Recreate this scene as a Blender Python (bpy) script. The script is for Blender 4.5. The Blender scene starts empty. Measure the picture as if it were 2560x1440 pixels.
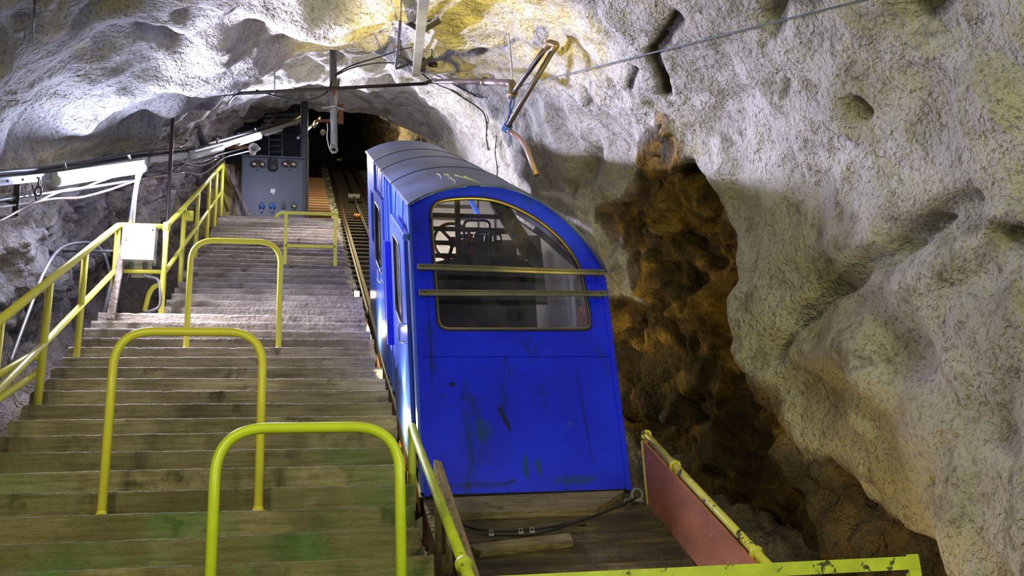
import bpy, bmesh, math, random
import numpy as np
from mathutils import Vector, Matrix, Quaternion
from mathutils.bvhtree import BVHTree

SC = bpy.context.scene
COL = SC.collection
random.seed(7)

# ------------------------------------------------------------------ camera
FPX, YAW, PITCH, ROLL = 2414.542, 0.2266, 0.3113, -0.0531
CAM = np.array([-0.6755, -5.2343, -0.2415])
S = 0.58147                      # rise / run of the stairs and of the track
T, R = 0.27, 0.157               # tread depth, riser height
ALPHA = math.atan(S)


def cam_axes():
    cy, sy, cp, sp = math.cos(YAW), math.sin(YAW), math.cos(PITCH), math.sin(PITCH)
    f = np.array([sy * cp, cy * cp, sp]); r = np.array([cy, -sy, 0.0]); u = np.cross(r, f)
    c, s = math.cos(ROLL), math.sin(ROLL)
    return c * r + s * u, -s * r + c * u, f


AR, AU, AF = cam_axes()
cam_data = bpy.data.cameras.new('camera')
cam = bpy.data.objects.new('camera', cam_data)
COL.objects.link(cam)
cam_data.sensor_width = 36.0
cam_data.lens = FPX / 2560 * 36.0
cam_data.clip_start = 0.05
cam_data.clip_end = 200
cam.matrix_world = Matrix(((AR[0], AU[0], -AF[0], CAM[0]), (AR[1], AU[1], -AF[1], CAM[1]),
                           (AR[2], AU[2], -AF[2], CAM[2]), (0, 0, 0, 1)))
SC.camera = cam

# ------------------------------------------------------------------ world, big lamps, exposure
world = bpy.data.worlds.new('world')
SC.world = world
world.use_nodes = True
bg = world.node_tree.nodes['Background']
bg.inputs[0].default_value = (0.55, 0.58, 0.62, 1)
bg.inputs[1].default_value = 0.05
SC.view_settings.view_transform = 'Standard'
SC.view_settings.look = 'None'
SC.view_settings.gamma = 1
SC.view_settings.use_curve_mapping = False
SC.view_settings.exposure = 0.0
SC.cycles.max_bounces = 5
SC.cycles.diffuse_bounces = 2
SC.cycles.glossy_bounces = 2
SC.cycles.transmission_bounces = 4
SC.cycles.sample_clamp_indirect = 4.0


def lamp(name, kind, loc, energy, color, size=0.3, target=None, spot=None, blend=0.6, size_y=None, spread=None):
    d = bpy.data.lights.new(name, kind)
    d.energy = energy
    d.color = color
    if kind == 'AREA':
        d.size = size
        if size_y:
            d.shape = 'RECTANGLE'; d.size_y = size_y
        if spread:
            d.spread = math.radians(spread)
    else:
        d.shadow_soft_size = size
    if kind == 'SPOT':
        d.spot_size = math.radians(spot); d.spot_blend = blend
    o = bpy.data.objects.new(name, d)
    COL.objects.link(o)
    o.location = loc
    if target is not None:
        o.rotation_euler = (Vector(target) - Vector(loc)).to_track_quat('-Z', 'Y').to_euler()
    return o


WARM = (1.0, 0.82, 0.42)
# unseen fill lights added behind the viewpoint for the yellow-green wash
lamp('platform_fill', 'AREA', (1.6, -6.4, 1.2), 122, (0.92, 0.97, 0.48), 0.9, (2.2, 3.0, 1.6))
lamp('stair_foot_fill', 'AREA', (-2.4, -5.2, 1.6), 105, (0.98, 0.92, 0.36), 0.7, (-1.2, 1.5, 0.2))
# hidden point lights added to brighten the track and the tunnel
lamp('tunnel_fill_near', 'POINT', (0.75, 8.6, 5.75), 110, (1.0, 0.93, 0.72), 0.06)
lamp('tunnel_fill_far', 'POINT', (0.07, 17.0, 11.45), 520, (1.0, 0.86, 0.45), 0.05)
lamp('car_front_fill', 'SPOT', (1.3, -6.0, 0.4), 420, (0.80, 0.86, 1.0), 0.1, (1.05, 2.1, 1.45), 19, 0.5)  # unseen spot added to brighten the blue car front
# warm trench lamps beside and under the car
lamp('trench_lamp_light', 'POINT', (0.11, 2.9, 1.25), 60, WARM, 0.05)
lamp('trench_uplight', 'SPOT', (0.12, 2.9, 1.40), 120, (1.0, 0.84, 0.30), 0.05, (0.35, 3.3, 5.2), 80, 0.5)
lamp('trench_lamp_light_upper', 'POINT', (0.10, 5.4, 2.75), 90, WARM, 0.05)
lamp('platform_uplight', 'SPOT', (2.3, -1.6, -1.0), 4200, (1.0, 0.76, 0.10), 0.08, (0.72, 3.9, 5.75), 21, 0.45)
lamp('recess_lamp_light', 'POINT', (2.05, 5.0, 2.2), 42, (1.0, 0.80, 0.30), 0.06)
lamp('pit_lamp_light', 'POINT', (2.45, 1.2, -0.5), 32, (1.0, 0.72, 0.25), 0.08)

# ------------------------------------------------------------------ rays from the viewpoint to planes of the place
def ray(x, y):
    return AF + AR * (x - 1280) / FPX + AU * (720 - y) / FPX


def atY(x, y, v):
    d = ray(x, y); return Vector(CAM + d * ((v - CAM[1]) / d[1]))


def atX(x, y, v):
    d = ray(x, y); return Vector(CAM + d * ((v - CAM[0]) / d[0]))


def atZ(x, y, v):
    d = ray(x, y); return Vector(CAM + d * ((v - CAM[2]) / d[2]))


def on_slope(x, y, h):
    d = ray(x, y); k = (S * CAM[1] + h - CAM[2]) / (d[2] - S * d[1]); return Vector(CAM + d * k)


def on_plane(x, y, p0, n):
    d = ray(x, y); k = float(np.dot(np.array(p0) - CAM, n) / np.dot(d, n)); return Vector(CAM + d * k)


def to_px(P):
    d = np.asarray(P, float) - CAM
    z = d @ AF
    return np.stack([1280 + FPX * (d @ AR) / z, 720 - FPX * (d @ AU) / z, z], -1)


# ------------------------------------------------------------------ numpy noise
def _h(ix, iy, iz, seed):
    n = (ix.astype(np.int64) * 374761393 + iy.astype(np.int64) * 668265263 + iz.astype(np.int64) * 2147483647 + seed * 974634777) & 0xFFFFFFFF
    n = ((n ^ (n >> 13)) * 1274126177) & 0xFFFFFFFF
    n = ((n ^ (n >> 16)) * 2246822519) & 0xFFFFFFFF
    n = n ^ (n >> 15)
    return (n & 0xFFFFFF) / float(0x1000000)


def vnoise(P, f, seed=0):
    """smooth gradient noise, about -1..1"""
    Q = P * f + 1000.0
    I = np.floor(Q).astype(np.int64); F = Q - I
    U = F * F * F * (F * (F * 6 - 15) + 10)
    out = 0
    for dx in (0, 1):
        for dy in (0, 1):
            for dz in (0, 1):
                a, b, c = I[:, 0] + dx, I[:, 1] + dy, I[:, 2] + dz
                g = ((_h(a, b, c, seed) * 2 - 1) * (F[:, 0] - dx) + (_h(a, b, c, seed + 11) * 2 - 1) * (F[:, 1] - dy)
                     + (_h(a, b, c, seed + 23) * 2 - 1) * (F[:, 2] - dz))
                wx = U[:, 0] if dx else 1 - U[:, 0]
                wy = U[:, 1] if dy else 1 - U[:, 1]
                wz = U[:, 2] if dz else 1 - U[:, 2]
                out = out + g * wx * wy * wz
    return out * 1.4


def facets(P, f, seed=0):
    """broken-rock facets: a tilted plane per Voronoi cell; returns offset and edge distance"""
    Q = P * f + 500.0
    I = np.floor(Q).astype(np.int64)
    b1 = np.full(len(P), 9.0); b2 = np.full(len(P), 9.0); val = np.zeros(len(P))
    for dx in (-1, 0, 1):
        for dy in (-1, 0, 1):
            for dz in (-1, 0, 1):
                a, b, c = I[:, 0] + dx, I[:, 1] + dy, I[:, 2] + dz
                ox, oy, oz = _h(a, b, c, seed), _h(a, b, c, seed + 1), _h(a, b, c, seed + 2)
                vx, vy, vz = Q[:, 0] - a - ox, Q[:, 1] - b - oy, Q[:, 2] - c - oz
                d = np.sqrt(vx * vx + vy * vy + vz * vz)
                v = ((_h(a, b, c, seed + 3) - .5) * 0.9 + vx * (_h(a, b, c, seed + 4) - .5) * 1.5
                     + vy * (_h(a, b, c, seed + 5) - .5) * 1.5 + vz * (_h(a, b, c, seed + 6) - .5) * 1.5)
                near = d < b1
                b2 = np.where(near, b1, np.minimum(b2, d))
                val = np.where(near, v, val)
                b1 = np.where(near, d, b1)
    return val / f, b2 - b1


# ------------------------------------------------------------------ materials
MATS = {}


class NT:
    def __init__(s, name):
        s.m = bpy.data.materials.new(name); s.m.use_nodes = True
        s.t = s.m.node_tree; s.b = s.t.nodes['Principled BSDF']; MATS[name] = s.m

    def n(s, typ, **kw):
        x = s.t.nodes.new(typ)
        for k, v in kw.items():
            if isinstance(k, str) and hasattr(x, k):
                setattr(x, k, v)
            else:
                x.inputs[k.replace('_', ' ')].default_value = v
        return x

    def l(s, a, b):
        s.t.links.new(a, b)

    def coord(s, scale=(1, 1, 1), world=False):
        if world:
            o = s.n('ShaderNodeNewGeometry').outputs['Position']
        else:
            o = s.n('ShaderNodeTexCoord').outputs['Object']
        mp = s.n('ShaderNodeMapping'); mp.inputs['Scale'].default_value = scale
        s.l(o, mp.inputs['Vector'])
        return mp.outputs[0]

    def noise(s, vec, scale, detail=5, rough=.55, dist=0.0):
        x = s.n('ShaderNodeTexNoise'); x.inputs['Scale'].default_value = scale; x.inputs['Detail'].default_value = detail
        x.inputs['Roughness'].default_value = rough; x.inputs['Distortion'].default_value = dist
        s.l(vec, x.inputs['Vector']); return x.outputs[0]

    def ramp(s, fac, stops):
        x = s.n('ShaderNodeValToRGB'); e = x.color_ramp.elements
        while len(e) < len(stops):
            e.new(.5)
        for el, (p, c) in zip(e, stops):
            el.position = p
            el.color = (c, c, c, 1) if not hasattr(c, '__len__') else (*c, 1)
        s.l(fac, x.inputs[0]); return x.outputs[0]

    def mix(s, fac, a, b, mode='MIX'):
        x = s.n('ShaderNodeMix'); x.data_type = 'RGBA'; x.blend_type = mode
        for sock, v in ((x.inputs[0], fac), (x.inputs[6], a), (x.inputs[7], b)):
            if isinstance(v, (int, float)):
                sock.default_value = v if sock.type == 'VALUE' else (v, v, v, 1)
            elif isinstance(v, tuple):
                sock.default_value = (*v, 1)
            else:
                s.l(v, sock)
        return x.outputs[2]

    def math(s, op, a, b=0.0):
        x = s.n('ShaderNodeMath'); x.operation = op
        for sock, v in ((x.inputs[0], a), (x.inputs[1], b)):
            if isinstance(v, (int, float)):
                sock.default_value = v
            else:
                s.l(v, sock)
        return x.outputs[0]

    def bump(s, h, strength=.3, dist=.01, prev=None):
        x = s.n('ShaderNodeBump'); x.inputs['Strength'].default_value = strength; x.inputs['Distance'].default_value = dist
        s.l(h, x.inputs['Height'])
        if prev:
            s.l(prev, x.inputs['Normal'])
        return x.outputs[0]

    def out(s, col=None, rough=None, nrm=None, metal=None):
        for k, v in (('Base Color', col), ('Roughness', rough), ('Normal', nrm), ('Metallic', metal)):
            if v is None:
                continue
            if isinstance(v, (int, float)):
                s.b.inputs[k].default_value = v
            elif isinstance(v, tuple):
                s.b.inputs[k].default_value = (*v, 1)
            else:
                s.l(v, s.b.inputs[k])
        return s.m


def simple(name, col, rough=.5, metal=0.0, var=.25, scale=6.0, bump=.15, chip=None, chip_at=.62, chip_scale=9.0, stretch=(1, 1, 1), world=False, bscale=60.0):
    m = NT(name); v = m.coord(stretch, world)
    n1 = m.noise(v, scale, 6, .6)
    dark = tuple(c * (1 - var) for c in col); lite = tuple(min(1, c * (1 + var * .6)) for c in col)
    c = m.ramp(n1, [(.3, dark), (.7, lite)])
    nb = m.noise(v, bscale, 4, .6)
    h = nb
    if chip:
        n2 = m.noise(v, chip_scale, 9, .68, .4)
        k = m.ramp(n2, [(chip_at, 0.0), (chip_at + .025, 1.0)])
        c = m.mix(k, c, chip)
        h = m.math('SUBTRACT', nb, m.math('MULTIPLY', k, .8))
    m.out(c, rough, m.bump(h, bump, .004), metal)
    return m.m


YEL = (0.80, 0.76, 0.09)
simple('yellow_paint', YEL, .32, 0, .10, 3, .08, (0.10, 0.075, 0.03), .74, 14)
simple('yellow_paint_flaking', (0.74, 0.70, 0.10), .4, 0, .22, 5, .3, (0.055, 0.05, 0.03), .575, 11)
simple('yellow_green_paint', (0.60, 0.74, 0.04), .3, 0, .10, 3, .1, (0.08, 0.08, 0.03), .70, 12)
simple('yellow_green_flaking', (0.50, 0.60, 0.05), .45, 0, .3, 6, .3, (0.05, 0.05, 0.02), .60, 9)
simple('dark_steel', (0.045, 0.042, 0.04), .45, .6, .4, 8, .2)
simple('black_rubber', (0.02, 0.02, 0.022), .5, 0, .3, 8, .1)
simple('brown_pipe', (0.024, 0.016, 0.015), .5, .0, .35, 7, .15)
simple('pink_grey_pipe', (0.19, 0.135, 0.15), .4, .1, .25, 7, .15, (0.07, .04, .03), .66)
simple('brass_fitting', (0.12, 0.08, 0.035), .45, .3, .4, 10, .2)
simple('galvanized', (0.34, 0.36, 0.39), .38, .55, .25, 9, .1)
simple('grey_steel', (0.17, 0.18, 0.20), .45, .3, .25, 7, .12)
simple('steel_beam', (0.33, 0.33, 0.29), .45, .35, .25, 4, .12)
simple('rusty_steel', (0.20, 0.075, 0.03), .75, .1, .55, 9, .4)
simple('rail_steel', (0.095, 0.058, 0.042), .5, .35, .55, 9, .3)
simple('cabinet_grey', (0.068, 0.076, 0.094), .5, .1, .12, 2.5, .05)
simple('aluminium_box', (0.62, 0.64, 0.65), .33, .55, .10, 4, .05)
simple('white_plastic', (0.50, 0.51, 0.54), .4, 0, .08, 4, .03)
simple('grey_cable', (0.11, 0.11, 0.125), .5, 0, .2, 8, .05)
simple('white_cable', (0.52, 0.52, 0.56), .45, 0, .1, 8, .05)
simple('blue_rope', (0.02, 0.07, 0.30), .8, 0, .4, 30, .3)
simple('grey_rope', (0.10, 0.13, 0.17), .8, 0, .4, 30, .3)
simple('bell_metal', (0.30, 0.25, 0.21), .22, .9, .2, 8, .05)
simple('blue_plastic', (0.03, 0.10, 0.30), .4, 0, .2, 8, .05)
simple('red_paint', (0.42, 0.06, 0.035), .35, 0, .2, 8, .05)
simple('chrome', (0.8, 0.8, 0.82), .12, 1.0, .05, 8, .0)
simple('seat_dark', (0.018, 0.018, 0.028), .55, 0, .3, 8, .1)
simple('cream_panel', (0.55, 0.52, 0.46), .5, 0, .15, 3, .05)
simple('grey_panel', (0.26, 0.26, 0.27), .5, 0, .2, 3, .08)
simple('brown_kickboard', (0.30, 0.13, 0.09), .6, 0, .3, 5, .1)
simple('gold_trim', (0.35, 0.26, 0.12), .35, .6, .3, 9, .05)
simple('guard_steel', (0.17, 0.155, 0.10), .5, .3, .35, 5, .15)
simple('roof_sheet', (0.055, 0.085, 0.21), .38, .25, .75, 1.6, .12, (0.03, .03, .035), .66, 3.0)
simple('red_board', (0.50, 0.185, 0.115), .6, 0, .42, 3.5, .25, (0.50, 0.42, 0.36), .64, 18, stretch=(1, .5, 1))
simple('rust_plank', (0.20, 0.095, 0.055), .65, 0, .35, 6, .2, stretch=(.4, 4, 4))
simple('slab_stone', (0.36, 0.36, 0.34), .85, 0, .8, 9, .9, (0.015, .015, .015), .54, 12, world=True)
simple('tie_wood', (0.04, 0.033, 0.024), .8, 0, .6, 9, .4, world=True)
simple('ballast_dark', (0.03, 0.025, 0.02), .9, 0, .7, 9, .6, world=True)
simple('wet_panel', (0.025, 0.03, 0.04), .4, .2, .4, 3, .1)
simple('orange_tape', (0.55, 0.16, 0.02), .6, 0, .3, 20, .1)
simple('scratch_white', (0.65, 0.66, 0.70), .6, 0, .1, 20, .1)


def wood(name, c_dark, c_mid, c_lite, grain=(.9, 14, 14), moss=None, rough=.72):
    m = NT(name)
    v = m.coord(grain, True)
    v2 = m.coord((1, 1, 1), True)
    oi = m.n('ShaderNodeObjectInfo').outputs['Random']
    ad = m.n('ShaderNodeVectorMath'); ad.operation = 'ADD'
    cmb = m.n('ShaderNodeCombineXYZ'); m.l(m.math('MULTIPLY', oi, 37.0), cmb.inputs[0]); m.l(m.math('MULTIPLY', oi, 11.0), cmb.inputs[2])
    m.l(v, ad.inputs[0]); m.l(cmb.outputs[0], ad.inputs[1])
    g = m.noise(ad.outputs[0], 3.0, 8, .65, .6)
    c = m.ramp(g, [(.28, c_dark), (.5, c_mid), (.75, c_lite)])
    p = m.noise(v2, 1.6, 6, .6, .3)
    c = m.mix(m.ramp(p, [(.36, .6), (.58, 0.0)]), c, tuple(x * .55 for x in c_dark), 'MIX')
    # tone of each board
    tone = m.ramp(oi, [(0, .68), (1, 1.18)])
    c = m.mix(1.0, c, tone, 'MULTIPLY')
    # dark stains
    st = m.noise(v2, 3.3, 7, .65)
    c = m.mix(m.ramp(st, [(.58, 0.0), (.68, .8)]), c, (0.03, 0.022, 0.014))
    if moss:
        sp = m.n('ShaderNodeSeparateXYZ'); m.l(m.n('ShaderNodeNewGeometry').outputs['Position'], sp.inputs[0])
        lo = m.n('ShaderNodeMapRange'); m.l(sp.outputs[1], lo.inputs[0])
        lo.inputs[1].default_value = 2.4; lo.inputs[2].default_value = -0.8
        mn = m.noise(v2, 2.1, 6, .62, .3)
        k = m.math('MULTIPLY', lo.outputs[0], m.ramp(mn, [(.26, 0.0), (.48, 1.0)]))
        c = m.mix(m.math('MULTIPLY', k, .85), c, moss)
        mn2 = m.noise(v2, 1.3, 4, .55)
        k2 = m.math('MULTIPLY', lo.outputs[0], m.ramp(mn2, [(.52, 0.0), (.66, 1.0)]))
        c = m.mix(m.math('MULTIPLY', k2, .8), c, (0.02, 0.20, 0.05))
    nb = m.noise(v, 7.0, 4, .6)
    fine = m.noise(v2, 24.0, 3, .55, .4)
    b = m.bump(nb, .6, .010)
    b = m.bump(fine, .8, .022, b)
    m.out(c, rough, b)
    return m.m


wood('stair_wood', (0.15, 0.118, 0.092), (0.36, 0.305, 0.255), (0.56, 0.495, 0.44), moss=(0.095, 0.085, 0.014))
wood('deck_wood', (0.018, 0.014, 0.008), (0.10, 0.075, 0.032), (0.30, 0.23, 0.10), grain=(.8, 5, 5))
wood('batten_wood', (0.10, 0.075, 0.035), (0.27, 0.21, 0.11), (0.40, 0.31, 0.18), grain=(.8, 9, 9))
wood('post_wood', (0.24, 0.18, 0.14), (0.44, 0.36, 0.30), (0.58, 0.50, 0.43), grain=(9, 9, .9))
wood('lean_wood', (0.08, 0.055, 0.045), (0.22, 0.16, 0.14), (0.34, 0.27, 0.24), grain=(9, 9, .9))
wood('side_wood', (0.10, 0.07, 0.03), (0.30, 0.22, 0.09), (0.48, 0.36, 0.16), grain=(4, 1, 4))


_BK, _GN = (0.004, 0.008, 0.02), (0.005, 0.05, 0.06)
# (x, z, half width, half height, turn, colour, strength) of the smears on the car front
SMEARS = [(0.93, 1.10, .022, .15, .38, _BK, .95), (0.89, 1.19, .03, .07, .2, _BK, .8), (1.06, .74, .03, .13, 0, _GN, .8), (1.16, .72, .03, .10, .1, _GN, .8),
          (.52, 1.41, .035, .025, 0, _BK, .95), (.60, 1.30, .03, .05, 0, _BK, .6), (.75, 1.03, .10, .12, 0, _GN, .55), (.93, .62, .05, .02, .3, _BK, .8),
          (.70, .60, .30, .035, 0, _BK, .5), (1.45, .62, .25, .05, 0, _GN, .6), (1.58, 1.15, .02, .55, .06, _BK, .45), (.36, 1.8, .012, .6, 0, _BK, .5)]


def blue_paint():
    m = NT('blue_paint'); v = m.coord(); vs = m.coord((1, 1, .25))
    n = m.noise(v, 2.2, 5, .55)
    c = m.ramp(n, [(.3, (0.004, 0.012, 0.66)), (.7, (0.006, 0.024, 0.95))])
    g = m.noise(vs, 5.0, 9, .7, .5)
    c = m.mix(m.ramp(g, [(.56, 0.0), (.70, .85)]), c, (0.004, 0.02, 0.10))
    g2 = m.noise(v, 9.0, 8, .7, .3)
    c = m.mix(m.ramp(g2, [(.655, 0.0), (.69, .9)]), c, (0.006, 0.02, 0.03))
    g3 = m.noise(v, 4.0, 8, .66)
    c = m.mix(m.ramp(g3, [(.66, 0.0), (.72, .45)]), c, (0.01, 0.13, 0.22))
    # scuffs and oily smears on the front panel
    wp = m.n('ShaderNodeNewGeometry').outputs['Position']
    sp = m.n('ShaderNodeSeparateXYZ'); m.l(wp, sp.inputs[0])
    nz = m.noise(m.coord((1, 1, .4), True), 16, 5, .65, .6)
    for (cx, cz, a, b, rot, colr, st) in SMEARS:
        dx = m.math('SUBTRACT', sp.outputs[0], cx); dz = m.math('SUBTRACT', sp.outputs[2], cz)
        u = m.math('ADD', m.math('MULTIPLY', dx, math.cos(rot) / a), m.math('MULTIPLY', dz, math.sin(rot) / a))
        w = m.math('ADD', m.math('MULTIPLY', dx, -math.sin(rot) / b), m.math('MULTIPLY', dz, math.cos(rot) / b))
        r2 = m.math('ADD', m.math('MULTIPLY', u, u), m.math('MULTIPLY', w, w))
        k = m.math('SUBTRACT', m.math('MULTIPLY', nz, 2.0), r2)
        k = m.ramp(k, [(.15, 0.0), (.75, st)])
        c = m.mix(k, c, colr)
    nb = m.noise(v, 12, 5, .6)
    m.out(c, .33, m.bump(nb, .05, .01)); m.b.inputs['Specular IOR Level'].default_value = .35
    return m.m


blue_paint()
simple('blue_paint_side', (0.045, 0.11, 0.62), .26, 0, .25, 2.0, .06, (0.02, .03, .10), .70, 6, stretch=(1, 1, .3))
simple('blue_paint_deep', (0.004, 0.012, 0.62), .35, 0, .1, 3, .03)


def glass():
    m = NT('window_glass')
    v = m.coord()
    t = m.t
    tr = m.n('ShaderNodeBsdfTransparent'); tr.inputs[0].default_value = (.80, .80, .82, 1)
    gl = m.n('ShaderNodeBsdfGlossy'); gl.inputs['Roughness'].default_value = .04
    df = m.n('ShaderNodeBsdfDiffuse'); df.inputs[0].default_value = (.30, .30, .33, 1)
    fr = m.n('ShaderNodeFresnel'); fr.inputs[0].default_value = 1.45
    mx = m.n('ShaderNodeMixShader'); m.l(fr.outputs[0], mx.inputs[0]); m.l(tr.outputs[0], mx.inputs[1]); m.l(gl.outputs[0], mx.inputs[2])
    d = m.noise(m.coord((1, 1, .5)), 3.5, 8, .7, .8)
    k = m.ramp(d, [(.48, 0.0), (.8, .12)])
    mx2 = m.n('ShaderNodeMixShader'); m.l(k, mx2.inputs[0]); m.l(mx.outputs[0], mx2.inputs[1]); m.l(df.outputs[0], mx2.inputs[2])
    m.l(mx2.outputs[0], t.nodes['Material Output'].inputs[0])
    return m.m


glass()


def emit(name, col, strength):
    m = NT(name); m.b.inputs['Base Color'].default_value = (*col, 1)
    m.b.inputs['Emission Color'].default_value = (*col, 1); m.b.inputs['Emission Strength'].default_value = strength
    return m.m


emit('tube_glow', (0.80, 0.84, 1.0), 9)
emit('tube_glow_far', (0.80, 0.84, 1.0), 8)
emit('warm_glow', (1.0, 0.85, 0.5), 14)


def rock():
    m = NT('cave_rock')
    v = m.coord((1, 1, 1), True)
    raw = m.n('ShaderNodeAttribute'); raw.attribute_name = 'raw'
    och = m.n('ShaderNodeAttribute'); och.attribute_name = 'ochre'
    stn = m.n('ShaderNodeAttribute'); stn.attribute_name = 'stain_shade'
    n1 = m.noise(v, 1.1, 6, .6)
    shot = m.ramp(n1, [(.3, (0.36, 0.345, 0.32)), (.5, (0.50, 0.485, 0.46)), (.7, (0.62, 0.605, 0.585))])
    # left side darkened in colour to hold back the near lamp's glare
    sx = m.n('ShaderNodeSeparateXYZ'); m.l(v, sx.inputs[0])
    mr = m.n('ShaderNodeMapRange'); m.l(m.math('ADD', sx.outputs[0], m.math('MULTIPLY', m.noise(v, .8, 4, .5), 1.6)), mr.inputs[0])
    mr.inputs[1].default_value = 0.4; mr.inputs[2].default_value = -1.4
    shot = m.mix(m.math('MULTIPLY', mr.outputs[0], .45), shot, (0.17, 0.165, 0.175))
    # dirt and wash on the sprayed concrete
    n2 = m.noise(v, 2.7, 9, .68, .5)
    shot = m.mix(m.ramp(n2, [(.52, 0.0), (.66, .70)]), shot, (0.13, 0.12, 0.085))
    n3 = m.noise(v, 1.7, 7, .62, .4)
    shot = m.mix(m.ramp(n3, [(.55, 0.0), (.72, .40)]), shot, (0.52, 0.45, 0.20))
    # bare rock
    n4 = m.noise(v, 3.2, 9, .66, .6)
    bare = m.ramp(n4, [(.28, (0.085, 0.075, 0.075)), (.46, (0.31, 0.28, 0.285)), (.66, (0.50, 0.465, 0.47)), (.8, (0.34, 0.22, 0.15))])
    n5 = m.noise(v, 2.6, 8, .64, .5)
    ochc = m.ramp(n5, [(.34, (0.014, 0.011, 0.007)), (.50, (0.10, 0.06, 0.018)), (.64, (0.33, 0.20, 0.04)), (.8, (0.40, 0.30, 0.07))])
    bare = m.mix(och.outputs['Fac'], bare, ochc)
    nm = m.noise(v, 4.0, 7, .65)
    k = m.math('ADD', raw.outputs['Fac'], m.math('MULTIPLY', m.math('SUBTRACT', nm, .5), 1.1))
    k = m.ramp(k, [(.42, 0.0), (.58, 1.0)])
    c = m.mix(k, shot, bare)
    c = m.mix(stn.outputs['Fac'], c, (0.018, 0.016, 0.013))
    gr = m.noise(v, 27, 3.0, .55, .3)
    gr2 = m.noise(v, 62, 2.0, .5)
    grain = m.math('ADD', gr, m.math('MULTIPLY', gr2, .35))
    c = m.mix(m.ramp(grain, [(.50, .48), (.64, 0.0)]), c, (0.07, 0.065, 0.052))
    md = m.noise(v, 7.5, 3.0, .55, .4)
    b = m.bump(md, .8, .09)
    b = m.bump(grain, 1.0, .040, b)
    m.out(c, .82, b)
    m.b.inputs['Specular IOR Level'].default_value = .25
    return m.m


rock()

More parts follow.
